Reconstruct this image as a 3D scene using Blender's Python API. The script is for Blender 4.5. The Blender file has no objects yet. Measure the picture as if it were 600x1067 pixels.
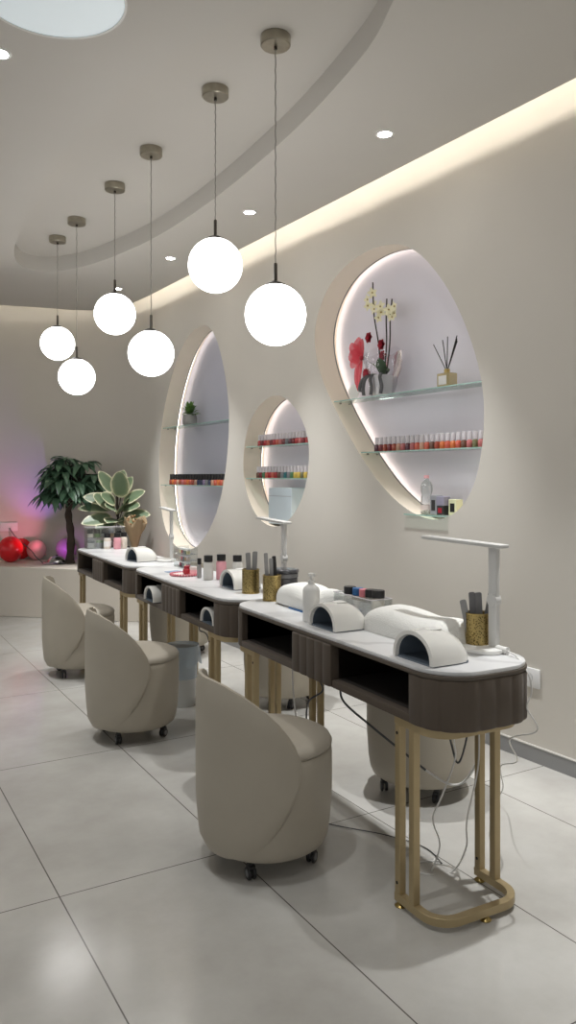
import bpy, bmesh, math, random
from mathutils import Vector, Matrix
random.seed(7)
C = bpy.context.scene.collection
PI = math.pi
TH = math.atan(515/810)

# ------------------------------------------------------------------ materials
def lin(c):
    r = []
    for v in c:
        v /= 255.0
        r.append(v/12.92 if v <= 0.04045 else ((v+0.055)/1.055)**2.4)
    return (r[0], r[1], r[2], 1.0)

def mat(name, rgb, rough=0.5, metal=0.0, noise=0.0, scale=20.0, bump=0.0, bscale=None, trans=0.0, coat=0.0, sheen=0.0, spec=0.5):
    m = bpy.data.materials.new(name); m.use_nodes = True
    nt = m.node_tree; b = nt.nodes['Principled BSDF']
    b.inputs['Base Color'].default_value = lin(rgb)
    b.inputs['Roughness'].default_value = rough
    b.inputs['Metallic'].default_value = metal
    b.inputs['Transmission Weight'].default_value = trans
    b.inputs['Coat Weight'].default_value = coat
    b.inputs['Sheen Weight'].default_value = sheen
    b.inputs['Specular IOR Level'].default_value = spec
    if noise or bump:
        tc = nt.nodes.new('ShaderNodeTexCoord')
    if noise:
        n = nt.nodes.new('ShaderNodeTexNoise'); n.inputs['Scale'].default_value = scale; n.inputs['Detail'].default_value = 5
        nt.links.new(tc.outputs['Object'], n.inputs['Vector'])
        mx = nt.nodes.new('ShaderNodeMix'); mx.data_type = 'RGBA'
        c = lin(rgb)
        mx.inputs[6].default_value = tuple(max(0, x*(1-noise)) for x in c[:3]) + (1,)
        mx.inputs[7].default_value = tuple(min(1, x*(1+noise)) for x in c[:3]) + (1,)
        nt.links.new(n.outputs['Fac'], mx.inputs[0]); nt.links.new(mx.outputs[2], b.inputs['Base Color'])
    if bump:
        n2 = nt.nodes.new('ShaderNodeTexNoise'); n2.inputs['Scale'].default_value = bscale or scale; n2.inputs['Detail'].default_value = 4
        nt.links.new(tc.outputs['Object'], n2.inputs['Vector'])
        bp = nt.nodes.new('ShaderNodeBump'); bp.inputs['Strength'].default_value = bump; bp.inputs['Distance'].default_value = 0.004
        nt.links.new(n2.outputs['Fac'], bp.inputs['Height']); nt.links.new(bp.outputs['Normal'], b.inputs['Normal'])
    return m

def emat(name, rgb, strength):
    m = bpy.data.materials.new(name); m.use_nodes = True
    nt = m.node_tree; b = nt.nodes['Principled BSDF']
    b.inputs['Base Color'].default_value = lin(rgb)
    b.inputs['Emission Color'].default_value = lin(rgb)
    b.inputs['Emission Strength'].default_value = strength
    return m

def thin_glass(name, rgb, gloss=0.08, tint=None):
    m = bpy.data.materials.new(name); m.use_nodes = True
    nt = m.node_tree; nt.nodes.clear()
    o = nt.nodes.new('ShaderNodeOutputMaterial'); t = nt.nodes.new('ShaderNodeBsdfTransparent'); g = nt.nodes.new('ShaderNodeBsdfGlossy')
    t.inputs['Color'].default_value = lin(rgb); g.inputs['Roughness'].default_value = 0.05
    g.inputs['Color'].default_value = (0.9, 0.9, 0.9, 1)
    lw = nt.nodes.new('ShaderNodeLayerWeight'); lw.inputs['Blend'].default_value = 0.25
    mp = nt.nodes.new('ShaderNodeMath'); mp.operation = 'MULTIPLY_ADD'; mp.inputs[1].default_value = 0.5; mp.inputs[2].default_value = gloss
    nt.links.new(lw.outputs['Fresnel'], mp.inputs[0])
    mx = nt.nodes.new('ShaderNodeMixShader')
    nt.links.new(mp.outputs[0], mx.inputs[0]); nt.links.new(t.outputs[0], mx.inputs[1]); nt.links.new(g.outputs[0], mx.inputs[2])
    nt.links.new(mx.outputs[0], o.inputs['Surface'])
    return m

def milky(name, rgb, alpha):
    m = mat(name, rgb, 0.25)
    m.node_tree.nodes['Principled BSDF'].inputs['Alpha'].default_value = alpha
    return m

def floor_mat():
    m = bpy.data.materials.new('porcelain_tile'); m.use_nodes = True
    nt = m.node_tree; b = nt.nodes['Principled BSDF']
    g = nt.nodes.new('ShaderNodeTexCoord')
    mp = nt.nodes.new('ShaderNodeMapping'); mp.vector_type = 'TEXTURE'
    mp.inputs['Location'].default_value = (0.705, 2.447, 0); mp.inputs['Rotation'].default_value = (0, 0, -0.035)
    nt.links.new(g.outputs['Object'], mp.inputs['Vector'])
    br = nt.nodes.new('ShaderNodeTexBrick'); br.offset = 0.0; br.squash = 1.0
    br.inputs['Scale'].default_value = 1.0; br.inputs['Brick Width'].default_value = 0.6; br.inputs['Row Height'].default_value = 1.2
    br.inputs['Mortar Size'].default_value = 0.0022; br.inputs['Mortar Smooth'].default_value = 0.1; br.inputs['Bias'].default_value = 0.0
    br.inputs['Color1'].default_value = (0.0, 0, 0, 1); br.inputs['Color2'].default_value = (1, 1, 1, 1); br.inputs['Mortar'].default_value = (0.5, 0.5, 0.5, 1)
    nt.links.new(mp.outputs[0], br.inputs['Vector'])
    n = nt.nodes.new('ShaderNodeTexNoise'); n.inputs['Scale'].default_value = 2.2; n.inputs['Detail'].default_value = 7; n.inputs['Roughness'].default_value = 0.62
    nt.links.new(g.outputs['Object'], n.inputs['Vector'])
    cr = nt.nodes.new('ShaderNodeValToRGB'); cr.color_ramp.elements[0].position = 0.3; cr.color_ramp.elements[1].position = 0.72
    cr.color_ramp.elements[0].color = lin((168, 165, 159)); cr.color_ramp.elements[1].color = lin((191, 189, 184))
    nt.links.new(n.outputs['Fac'], cr.inputs['Fac'])
    mx = nt.nodes.new('ShaderNodeMix'); mx.data_type = 'RGBA'; mx.inputs[7].default_value = lin((92, 89, 84))
    nt.links.new(br.outputs['Fac'], mx.inputs[0]); nt.links.new(cr.outputs[0], mx.inputs[6])
    nt.links.new(mx.outputs[2], b.inputs['Base Color'])
    n2 = nt.nodes.new('ShaderNodeTexNoise'); n2.inputs['Scale'].default_value = 260; n2.inputs['Detail'].default_value = 2
    nt.links.new(g.outputs['Object'], n2.inputs['Vector'])
    mr = nt.nodes.new('ShaderNodeMapRange'); mr.inputs[3].default_value = 0.09; mr.inputs[4].default_value = 0.19
    nt.links.new(n2.outputs['Fac'], mr.inputs[0]); nt.links.new(mr.outputs[0], b.inputs['Roughness'])
    bp = nt.nodes.new('ShaderNodeBump'); bp.inputs['Strength'].default_value = 0.06; bp.inputs['Distance'].default_value = 0.002
    nt.links.new(n2.outputs['Fac'], bp.inputs['Height']); nt.links.new(bp.outputs['Normal'], b.inputs['Normal'])
    return m

def marble_mat():
    m = mat('white_marble', (214, 214, 214), 0.28)
    nt = m.node_tree; b = nt.nodes['Principled BSDF']
    tc = nt.nodes.new('ShaderNodeTexCoord'); w = nt.nodes.new('ShaderNodeTexWave'); w.inputs['Scale'].default_value = 1.6
    w.inputs['Distortion'].default_value = 9; w.inputs['Detail'].default_value = 5; w.bands_direction = 'DIAGONAL'
    nt.links.new(tc.outputs['Object'], w.inputs['Vector'])
    cr = nt.nodes.new('ShaderNodeValToRGB'); cr.color_ramp.elements[0].position = 0.0; cr.color_ramp.elements[0].color = lin((196, 196, 196))
    cr.color_ramp.elements[1].position = 0.12; cr.color_ramp.elements[1].color = lin((216, 216, 216))
    nt.links.new(w.outputs['Fac'], cr.inputs['Fac']); nt.links.new(cr.outputs[0], b.inputs['Base Color'])
    return m

def perforated_gold():
    m = mat('perforated_gold', (150, 130, 80), 0.34, 1.0)
    nt = m.node_tree; b = nt.nodes['Principled BSDF']
    tc = nt.nodes.new('ShaderNodeTexCoord'); v = nt.nodes.new('ShaderNodeTexVoronoi'); v.inputs['Scale'].default_value = 190
    nt.links.new(tc.outputs['Object'], v.inputs['Vector'])
    cr = nt.nodes.new('ShaderNodeValToRGB'); cr.color_ramp.elements[0].position = 0.30; cr.color_ramp.elements[0].color = lin((58, 46, 22))
    cr.color_ramp.elements[1].position = 0.38; cr.color_ramp.elements[1].color = lin((166, 146, 96))
    nt.links.new(v.outputs['Distance'], cr.inputs['Fac']); nt.links.new(cr.outputs[0], b.inputs['Base Color'])
    return m

def variegated():
    m = mat('variegated_leaf', (70, 95, 62), 0.4)
    nt = m.node_tree; b = nt.nodes['Principled BSDF']
    a = nt.nodes.new('ShaderNodeAttribute'); a.attribute_name = 'margin'
    tc = nt.nodes.new('ShaderNodeTexCoord'); n = nt.nodes.new('ShaderNodeTexNoise'); n.inputs['Scale'].default_value = 28
    nt.links.new(tc.outputs['Object'], n.inputs['Vector'])
    ad = nt.nodes.new('ShaderNodeMath'); ad.operation = 'MULTIPLY_ADD'; ad.inputs[1].default_value = 0.35
    nt.links.new(n.outputs['Fac'], ad.inputs[0]); nt.links.new(a.outputs['Fac'], ad.inputs[2])
    cr = nt.nodes.new('ShaderNodeValToRGB')
    e = cr.color_ramp.elements; e[0].position = 0.55; e[0].color = lin((112, 130, 102)); e[1].position = 0.98; e[1].color = lin((226, 222, 190))
    x = e.new(0.86); x.color = lin((146, 156, 122))
    nt.links.new(ad.outputs[0], cr.inputs['Fac']); nt.links.new(cr.outputs[0], b.inputs['Base Color'])
    return m

M = {}
M['wall'] = mat('warm_plaster', (204, 199, 190), 0.75, noise=0.03, scale=3, bump=0.08, bscale=60)
M['ceil'] = mat('ceiling_plaster', (206, 202, 195), 0.8, noise=0.02, scale=2)
M['jamb'] = mat('niche_plaster', (240, 228, 210), 0.7)
M['nback'] = mat('niche_back_panel', (226, 223, 233), 0.3, noise=0.02, scale=4)
M['nback_shaded'] = mat('shaded_niche_back_panel', (190, 191, 206), 0.3, noise=0.02, scale=4)  # back panel of the tall niche, its dimmer light put into the colour
M['floor'] = floor_mat()
M['skirt'] = mat('grey_skirting', (142, 142, 142), 0.4)
M['skirt_lit_edge'] = mat('lit_skirting_edge', (205, 203, 198), 0.35, 0.3)  # light caught on the skirting's top edge, put into a paler colour
M['podium'] = mat('cream_podium', (222, 214, 202), 0.45)
M['nickel'] = mat('brushed_nickel', (170, 164, 150), 0.3, 1.0, noise=0.15, scale=40)
M['darkmetal'] = mat('dark_nickel', (90, 86, 80), 0.35, 1.0)
M['cord'] = mat('clear_grey_cord', (150, 146, 138), 0.4)
M['globe'] = emat('opal_globe', (255, 253, 251), 6.5)
M['led'] = emat('white_led', (255, 250, 245), 3.4)
M['coveled'] = emat('warm_cove_led', (255, 249, 238), 20.0)
M['spotlens'] = emat('spot_lens', (255, 252, 246), 120.0)
M['disc'] = emat('cool_disc_panel', (222, 232, 236), 0.35)
M['white_pl'] = mat('white_plastic', (226, 225, 221), 0.3)
M['white_gl'] = mat('white_gloss', (228, 226, 220), 0.15, coat=0.4)
M['lampwhite'] = mat('lamp_white', (206, 205, 202), 0.4)
M['velvet'] = mat('taupe_velvet', (78, 67, 56), 0.75, noise=0.10, scale=12, sheen=0.10)
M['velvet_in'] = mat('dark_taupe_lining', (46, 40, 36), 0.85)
M['velvet_edge'] = mat('taupe_edge', (84, 75, 65), 0.6)
M['marble'] = marble_mat()
M['gold'] = mat('champagne_gold', (170, 152, 116), 0.38, 0.5, noise=0.05, scale=20)
M['brass'] = mat('polished_brass', (176, 154, 98), 0.3, 1.0)
M['hole'] = mat('black_screw', (18, 16, 14), 0.6)
M['leather'] = mat('taupe_leather', (166, 158, 143), 0.5, noise=0.04, scale=8, bump=0.12, bscale=160)
M['leather2'] = mat('taupe_leather_seat', (166, 158, 144), 0.5, noise=0.04, scale=8, bump=0.12, bscale=160)
M['black'] = mat('black_plastic', (22, 21, 22), 0.4)
M['rubber'] = mat('grey_rubber', (120, 120, 120), 0.5)
M['towel'] = mat('white_terry', (228, 227, 222), 0.95, bump=0.9, bscale=180)
M['blue'] = mat('blue_mat', (40, 96, 150), 0.5)
M['uvin'] = mat('blue_tinted_lining', (96, 106, 116), 0.25)
M['mesh_gold'] = perforated_gold()
M['file'] = mat('grey_abrasive', (118, 117, 118), 0.85, noise=0.1, scale=90)
M['file2'] = mat('light_grey_abrasive', (150, 149, 148), 0.85, noise=0.1, scale=90)
M['filedark'] = mat('charcoal_abrasive', (52, 50, 50), 0.85)
M['jar'] = mat('smoked_glass', (66, 66, 70), 0.15, coat=0.5)
M['jarlid'] = mat('smoked_band', (120, 120, 122), 0.25)
M['clear'] = thin_glass('clear_acrylic', (244, 246, 246), 0.10)
M['glass'] = thin_glass('shelf_glass', (232, 242, 238), 0.05)
M['gedge'] = milky('green_glass_edge', (176, 214, 204), 0.6)
M['petclear'] = thin_glass('clear_bottle', (236, 240, 240), 0.16)
M['cello'] = thin_glass('cellophane', (246, 246, 248), 0.025)
M['pinkliq'] = mat('pink_liquid', (226, 160, 170), 0.25)
M['clearliq'] = mat('clear_liquid', (208, 206, 200), 0.2)
M['creamliq'] = mat('cream_liquid', (222, 212, 198), 0.25)
M['label'] = mat('white_label', (232, 230, 226), 0.5)
M['red'] = mat('red_paint', (170, 26, 40), 0.35)
M['pinkbead'] = mat('pink_beads', (206, 120, 128), 0.4)
M['plate'] = mat('pale_plate', (222, 205, 200), 0.3)
M['cap_clear'] = milky('frosted_cap', (222, 216, 220), 0.8)
M['leafdark'] = mat('dark_green_leaf', (82, 114, 90), 0.38, noise=0.3, scale=9)
M['leafgreen'] = mat('fresh_green_leaf', (92, 132, 60), 0.5, noise=0.25, scale=25)
M['trunk'] = mat('dark_bark', (66, 56, 50), 0.9, noise=0.25, scale=22, bump=0.5, bscale=40)
M['varieg'] = variegated()
M['kraft'] = mat('kraft_paper', (164, 142, 112), 0.8, noise=0.08, scale=12)
M['pot'] = mat('grey_pot', (150, 148, 146), 0.5, noise=0.1, scale=20)
M['potdark'] = mat('dark_pot', (72, 66, 62), 0.6)
M['balred'] = mat('red_latex', (226, 30, 40), 0.2)
M['balpink'] = mat('pink_latex', (248, 186, 192), 0.22)
M['silver'] = mat('silver_dome', (196, 196, 198), 0.22, 1.0)
M['petal'] = mat('cream_petal', (236, 230, 196), 0.6)
M['stem'] = mat('dark_stem', (48, 44, 36), 0.7)
M['orleaf'] = mat('orchid_leaf', (58, 88, 48), 0.4)
M['redpetal'] = mat('red_petal', (160, 24, 44), 0.6)
M['bow'] = milky('sheer_red_ribbon', (222, 64, 80), 0.78)
M['ribbon'] = mat('grey_satin_ribbon', (74, 74, 76), 0.4)
M['whitepot'] = mat('white_ceramic', (224, 222, 222), 0.3)
M['amber'] = milky('amber_glass', (206, 186, 130), 0.6)
M['reed'] = mat('black_reed', (26, 24, 24), 0.7)
M['bin'] = mat('bin_plastic', (202, 203, 200), 0.35)
M['bag'] = milky('blue_bin_bag', (206, 222, 236), 0.5)
M['cabw'] = mat('white_cable', (214, 212, 208), 0.4)
M['cabk'] = mat('grey_cable', (70, 72, 74), 0.45)
M['socket'] = mat('socket_white', (228, 228, 228), 0.35)
M['socketin'] = mat('socket_grey', (120, 120, 122), 0.4)
M['grey'] = mat('grey_card', (150, 150, 154), 0.5)
M['purple_lit'] = mat('lilac_lit_latex', (220, 150, 220), 0.22)  # lilac glow of the party light put into the balloon's colour

# ------------------------------------------------------------------ mesh helpers
def bm_(): return bmesh.new()

def obj(name, bm, m, parent=None, smooth=30, bevel=0, kind=None, loc=None, rotz=0):
    bmesh.ops.recalc_face_normals(bm, faces=bm.faces[:])
    me = bpy.data.meshes.new(name); bm.to_mesh(me); bm.free()
    o = bpy.data.objects.new(name, me); C.objects.link(o)
    for mm in (m if isinstance(m, (list, tuple)) else [m]): me.materials.append(mm)
    if smooth:
        me.polygons.foreach_set('use_smooth', [True]*len(me.polygons))
        me.set_sharp_from_angle(angle=math.radians(smooth))
    if bevel:
        b = o.modifiers.new('bevel', 'BEVEL'); b.width = bevel; b.segments = 2; b.limit_method = 'ANGLE'; b.angle_limit = math.radians(40)
    if parent: o.parent = parent
    if loc: o.location = loc
    o.rotation_euler = (0, 0, rotz)
    if kind: o['kind'] = kind
    return o

def tag(o, label, cat, group=None):
    o['label'] = label; o['category'] = cat
    if group: o['group'] = group
    return o

def thing(name, label, cat, loc=(0, 0, 0), rotz=0, group=None):
    o = bpy.data.objects.new(name, None); C.objects.link(o); o.empty_display_size = 0.05
    o.location = loc; o.rotation_euler = (0, 0, rotz)
    return tag(o, label, cat, group)

def dup(root, loc, rotz=None, label=None, group=None):
    r = root.copy(); C.objects.link(r); r.location = loc
    if rotz is not None: r.rotation_euler = (0, 0, rotz)
    if label: r['label'] = label
    if group: r['group'] = group
    for ch in list(root.children):
        c = ch.copy(); C.objects.link(c); c.parent = r
        for g in ch.children:
            d = g.copy(); C.objects.link(d); d.parent = c
    return r

def rbox(bm, x0, x1, y0, y1, z0, z1, bev=0.0, seg=2, mtx=None):
    r = bmesh.ops.create_cube(bm, size=1.0); vs = r['verts']
    for v in vs:
        v.co = Vector((x0+(v.co.x+.5)*(x1-x0), y0+(v.co.y+.5)*(y1-y0), z0+(v.co.z+.5)*(z1-z0)))
    if bev:
        es = list({e for v in vs for e in v.link_edges})
        rr = bmesh.ops.bevel(bm, geom=es, offset=bev, segments=seg, affect='EDGES', profile=0.5)
        vs = list({v for f in rr['faces'] for v in f.verts} | {v for v in vs if v.is_valid})
    if mtx is not None: bmesh.ops.transform(bm, matrix=mtx, verts=vs)
    return vs

def lathe(bm, prof, c=(0, 0, 0), seg=32, axis='z'):
    rings = []
    def place(r, z, a):
        if axis == 'z': return Vector((c[0]+r*math.cos(a), c[1]+r*math.sin(a), c[2]+z))
        if axis == 'x': return Vector((c[0]+z, c[1]+r*math.cos(a), c[2]+r*math.sin(a)))
        return Vector((c[0]+r*math.cos(a), c[1]+z, c[2]+r*math.sin(a)))
    for r, z in prof:
        if r < 1e-6: rings.append([bm.verts.new(place(0, z, 0))])
        else: rings.append([bm.verts.new(place(r, z, 2*PI*i/seg)) for i in range(seg)])
    for a, b in zip(rings, rings[1:]):
        for i in range(seg):
            j = (i+1) % seg
            if len(a) == 1 and len(b) == 1: continue
            if len(a) == 1: bm.faces.new((a[0], b[i], b[j]))
            elif len(b) == 1: bm.faces.new((a[i], a[j], b[0]))
            else: bm.faces.new((a[i], a[j], b[j], b[i]))
    return rings

def cyl(bm, c, r, h, seg=24, axis='z', r2=None):
    r2 = r if r2 is None else r2
    lathe(bm, [(0, 0), (r, 0), (r2, h), (0, h)], c, seg, axis)

def sphere(bm, c, r, seg=24, rings=14, sz=1.0):
    lathe(bm, [(r*math.sin(PI*i/rings), -r*sz*math.cos(PI*i/rings)) for i in range(rings+1)], c, seg)

def catmull(pts, n=8, closed=False):
    pts = [Vector(p) for p in pts]; out = []; N = len(pts)
    rng = range(N) if closed else range(N-1)
    for i in rng:
        if closed: p0, p1, p2, p3 = pts[i-1], pts[i], pts[(i+1) % N], pts[(i+2) % N]
        else: p0, p1, p2, p3 = pts[max(i-1, 0)], pts[i], pts[i+1], pts[min(i+2, N-1)]
        for k in range(n):
            t = k/n
            out.append(0.5*((2*p1)+(p2-p0)*t+(2*p0-5*p1+4*p2-p3)*t*t+(3*p1-p0-3*p2+p3)*t**3))
    if not closed: out.append(pts[-1])
    return out

def tube(bm, pts, r, seg=8, caps=True, closed=False, radii=None):
    pts = [Vector(p) for p in pts]; N = len(pts); rings = []
    up = None
    for i, p in enumerate(pts):
        if closed: t = (pts[(i+1) % N]-pts[i-1])
        else: t = (pts[min(i+1, N-1)]-pts[max(i-1, 0)])
        if t.length < 1e-9: t = Vector((0, 0, 1))
        t.normalize()
        if up is None:
            up = Vector((0, 0, 1)) if abs(t.z) < 0.9 else Vector((1, 0, 0))
        up = (up-t*up.dot(t))
        if up.length < 1e-6: up = t.orthogonal()
        up.normalize(); sd = t.cross(up); rr = radii[i] if radii else r
        rings.append([bm.verts.new(p+(up*math.cos(2*PI*k/seg)+sd*math.sin(2*PI*k/seg))*rr) for k in range(seg)])
    pairs = list(zip(rings, rings[1:]))
    if closed: pairs.append((rings[-1], rings[0]))
    for a, b in pairs:
        for k in range(seg):
            j = (k+1) % seg; bm.faces.new((a[k], a[j], b[j], b[k]))
    if caps and not closed:
        bm.faces.new(rings[0][::-1]); bm.faces.new(rings[-1])

def prism(bm, poly, z0, z1, inset=0.0):
    """vertical extrusion of a 2D outline; inset rounds the top and bottom edge"""
    n = len(poly); cx = sum(p[0] for p in poly)/n; cy = sum(p[1] for p in poly)/n
    def off(d):
        out = []
        for i in range(n):
            a = Vector(poly[i-1][:2]); b = Vector(poly[i][:2]); c = Vector(poly[(i+1) % n][:2])
            t = (c-a); t.normalize(); nn = Vector((t.y, -t.x))
            out.append(b-nn*d)
        return out
    area = sum(poly[i-1][0]*poly[i][1]-poly[i][0]*poly[i-1][1] for i in range(n))
    sg = 1 if area > 0 else -1
    lv = [(z0, inset), (z0+inset*.3, inset*.3), (z0+inset, 0), (z1-inset, 0), (z1-inset*.3, inset*.3), (z1, inset)] if inset else [(z0, 0), (z1, 0)]
    rings = []
    for z, d in lv:
        pp = off(d*sg) if d else [Vector(p[:2]) for p in poly]
        rings.append([bm.verts.new((p.x, p.y, z)) for p in pp])
    for a, b in zip(rings, rings[1:]):
        for i in range(n):
            j = (i+1) % n; bm.faces.new((a[i], a[j], b[j], b[i]))
    bm.faces.new(rings[0][::-1]); bm.faces.new(rings[-1])

def rrect(x0, x1, y0, y1, r, n=8):
    out = []
    for cx, cy, a in ((x1-r, y0+r, -PI/2), (x1-r, y1-r, 0), (x0+r, y1-r, PI/2), (x0+r, y0+r, PI)):
        for k in range(n+1):
            t = a+PI/2*k/n; out.append((cx+r*math.cos(t), cy+r*math.sin(t)))
    return out

def smooth2(pts, it=4):
    for _ in range(it):
        n = len(pts); pts = [(pts[i-1]+pts[i]*2+pts[(i+1) % n])/4 for i in range(n)]
    return pts

def fill(bm, loops):
    """triangulated planar fill of edge loops given as vert lists (first outer, then holes)"""
    es = []
    for vs in loops:
        for i in range(len(vs)):
            e = bm.edges.get((vs[i-1], vs[i])) or bm.edges.new((vs[i-1], vs[i])); es.append(e)
    bmesh.ops.triangle_fill(bm, use_beauty=True, use_dissolve=False, edges=es)

# ------------------------------------------------------------------ setting
bm = bm_(); vs = [bm.verts.new(p) for p in ((-5, -4, 0), (4, -4, 0), (4, 10.5, 0), (-5, 10.5, 0))]; bm.faces.new(vs)
obj('floor', bm, M['floor'], kind='structure', smooth=0)

WALLX = 2.9
NB = [(3.434,2.656),(3.70,2.677),(3.994,2.600),(4.176,2.432),(4.242,2.22),(4.165,1.989),(4.04,1.80),(3.80,1.508),(3.53,1.257),(3.28,1.122),(3.079,1.088),(2.91,1.150),(2.795,1.306),(2.744,1.545),(2.752,1.784),(2.84,2.037),(2.975,2.283),(3.15,2.490),(3.29,2.595)]
N1 = [(5.918,2.598),(6.20,2.545),(6.50,2.290),(6.76,1.831),(6.83,1.293),(6.70,0.847),(6.38,0.676),(6.02,0.715),(5.704,0.943),(5.503,1.297),(5.422,1.751),(5.47,2.059),(5.60,2.383),(5.757,2.55)]
N2 = [(4.727,1.909),(4.957,1.850),(5.13,1.698),(5.204,1.445),(5.16,1.225),(5.02,1.045),(4.82,0.966),(4.624,0.983),(4.439,1.104),(4.322,1.301),(4.299,1.525),(4.37,1.69),(4.524,1.835)]
def outline(pts): return smooth2([Vector((p[0], p[1])) for p in catmull([(a, b, 0) for a, b in pts], 7, True)], 10)
OUT = {k: outline(v) for k, v in (('big', NB), ('tall', N1), ('small', N2))}
WPATH = [(2.9,6.93),(2.893,7.2),(2.83,7.5),(2.71,7.75),(2.5,7.97),(2.2,8.14),(1.7,8.30),(1.0,8.50),(0,8.78),(-1.5,9.2),(-4.5,10.0)]
bm = bm_()
outer = [bm.verts.new((WALLX, u, z)) for u, z in ((-4, 0), (6.9, 0), (6.9, 3.25), (-4, 3.25))]
fill(bm, [outer]+[[bm.verts.new((WALLX, p.x, p.y)) for p in OUT[k]] for k in OUT])
obj('wall_right', bm, M['wall'], kind='structure', smooth=0)
bm = bm_(); path = [Vector((2.9, 6.9, 0))]+catmull([(a, b, 0) for a, b in WPATH], 6)
lo = [bm.verts.new((p.x, p.y, 0)) for p in path]; hi = [bm.verts.new((p.x, p.y, 3.25)) for p in path]
for i in range(len(lo)-1): bm.faces.new((lo[i], lo[i+1], hi[i+1], hi[i]))
obj('wall_back', bm, M['wall'], kind='structure', smooth=60)

JD = 0.200
def off2(pts, d):
    n = len(pts); out = []
    for i in range(n):
        t = pts[(i+1) % n]-pts[i-1]; t.normalize(); out.append(pts[i]+Vector((t.y, -t.x))*d)
    return out
NICHE_NAME = {'big': 'largest right-hand egg-shaped niche', 'tall': 'tall oval niche at the far end of the wall', 'small': 'small oval niche between the two larger ones'}
for idx, k in enumerate(('big', 'small', 'tall')):
    P = OUT[k]; ar = sum(P[i-1].x*P[i].y-P[i].x*P[i-1].y for i in range(len(P))); sg = 1 if ar > 0 else -1
    n = len(P)
    def ring(bm, pts, x): return [bm.verts.new((x, p.x, p.y)) for p in pts]
    def skin(bm, a, b):
        for i in range(len(a)): bm.faces.new((a[i-1], a[i], b[i], b[i-1]))
    bm = bm_(); x0 = WALLX; x1 = WALLX+JD-0.042; Po = off2(P, 0.035*sg)
    a = ring(bm, P, x0); b = ring(bm, P, x1); c = ring(bm, Po, x1+0.004); d = ring(bm, Po, WALLX+JD)
    skin(bm, a, b); skin(bm, b, c); skin(bm, c, d)
    o = obj('trim_%d' % (2*idx+1), bm, M['jamb'], kind='structure', smooth=50)
    bm = bm_(); Pb = off2(P, 0.045*sg); fill(bm, [ring(bm, Pb, WALLX+JD)])
    obj('trim_%d' % (2*idx+2), bm, M['nback_shaded'] if k == 'tall' else M['nback'], kind='structure', smooth=0)
    bm = bm_(); Pl = off2(P, 0.031*sg); Pl2 = off2(P, 0.026*sg)
    a = ring(bm, Pl, x1+0.008); b = ring(bm, Pl, x1+0.020); c = ring(bm, Pl2, x1+0.020); d = ring(bm, Pl2, x1+0.008)
    skin(bm, a, b); skin(bm, b, c); skin(bm, c, d); skin(bm, d, a)
    ls = obj('led_strip', bm, M['led'], smooth=50)
    bm = bm_(); Pi = off2(P, -0.0025*sg)
    a = ring(bm, P, x1-0.007); b = ring(bm, Pi, x1-0.007); c = ring(bm, Pi, x1+0.001); d = ring(bm, P, x1+0.001)
    skin(bm, a, b); skin(bm, b, c); skin(bm, c, d)
    obj('edge_profile', bm, M['socketin'], ls, smooth=50)
    tag(ls, 'glowing white light line edging the '+NICHE_NAME[k], 'led strip')

# baseboard
bm = bm_(); rbox(bm, WALLX-0.012, WALLX, -4, 6.95, 0, 0.072)
bb = obj('baseboard_right', bm, M['skirt'], kind='structure', smooth=0)
bm = bm_(); rbox(bm, WALLX-0.014, WALLX, -4, 6.95, 0.072, 0.077); obj('trim_7', bm, M['skirt_lit_edge'], kind='structure', smooth=0)  # thin pale strip painted as the lit top of the baseboard

# ceiling
ZC, ZR = 2.98, 3.10
REC = [(1.759,2.088),(1.86,2.307),(1.945,2.678),(2.03,3.169),(2.105,3.934),(2.125,4.6),(2.11,5.1),(2.04,5.6),(1.93,6.05),(1.76,6.34),(1.56,6.36),(1.40,6.05),(1.30,5.5),(1.20,4.6),(1.17,3.847),(1.225,3.078),(1.29,2.719),(1.387,2.37),(1.48,2.02),(1.58,1.80),(1.68,1.86)]
rec = smooth2([Vector((p.x, p.y)) for p in catmull([(a, b, 0) for a, b in REC], 6, True)], 6)
PE = [(2.745,-4),(2.745,2.0),(2.745,4.5),(2.745,6.0),(2.742,6.8),(2.725,7.08),(2.67,7.32),(2.55,7.54),(2.35,7.66),(2.1,7.72),(1.68,7.83),(1.0,8.03),(0,8.32),(-1.5,8.75),(-4.5,9.5)]
pe = [Vector((p.x, p.y)) for p in catmull([(a, b, 0) for a, b in PE], 6)]
bm = bm_()
lo = [bm.verts.new((p.x, p.y, ZC)) for p in pe]
outer = lo+[bm.verts.new((-4.5, -4, ZC))]
rl = [bm.verts.new((p.x, p.y, ZC)) for p in rec]
fill(bm, [outer, rl])
LIP = 0.012
def offp(pts, d):
    out = []
    for i in range(len(pts)):
        t = pts[min(i+1, len(pts)-1)]-pts[max(i-1, 0)]; t.normalize(); out.append(pts[i]+Vector((-t.y, t.x))*d)
    return out
hi = [bm.verts.new((p.x, p.y, ZC+LIP)) for p in pe]
hin = [bm.verts.new((p.x, p.y, ZC+LIP)) for p in offp(pe, 0.16)]
hiu = [bm.verts.new((p.x, p.y, 3.25)) for p in offp(pe, 0.16)]
for i in range(len(pe)-1):
    bm.faces.new((lo[i], lo[i+1], hi[i+1], hi[i])); bm.faces.new((hi[i], hi[i+1], hin[i+1], hin[i])); bm.faces.new((hin[i], hin[i+1], hiu[i+1], hiu[i]))
ru = [bm.verts.new((p.x, p.y, ZR)) for p in rec]
for i in range(len(rec)): bm.faces.new((rl[i-1], rl[i], ru[i], ru[i-1]))
fill(bm, [ru])
vs = [bm.verts.new(p) for p in ((-5, -4, 3.25), (3.2, -4, 3.25), (3.2, 10.3, 3.25), (-5, 10.3, 3.25))]; bm.faces.new(vs)
obj('ceiling', bm, M['ceil'], kind='structure', smooth=30)
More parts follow.
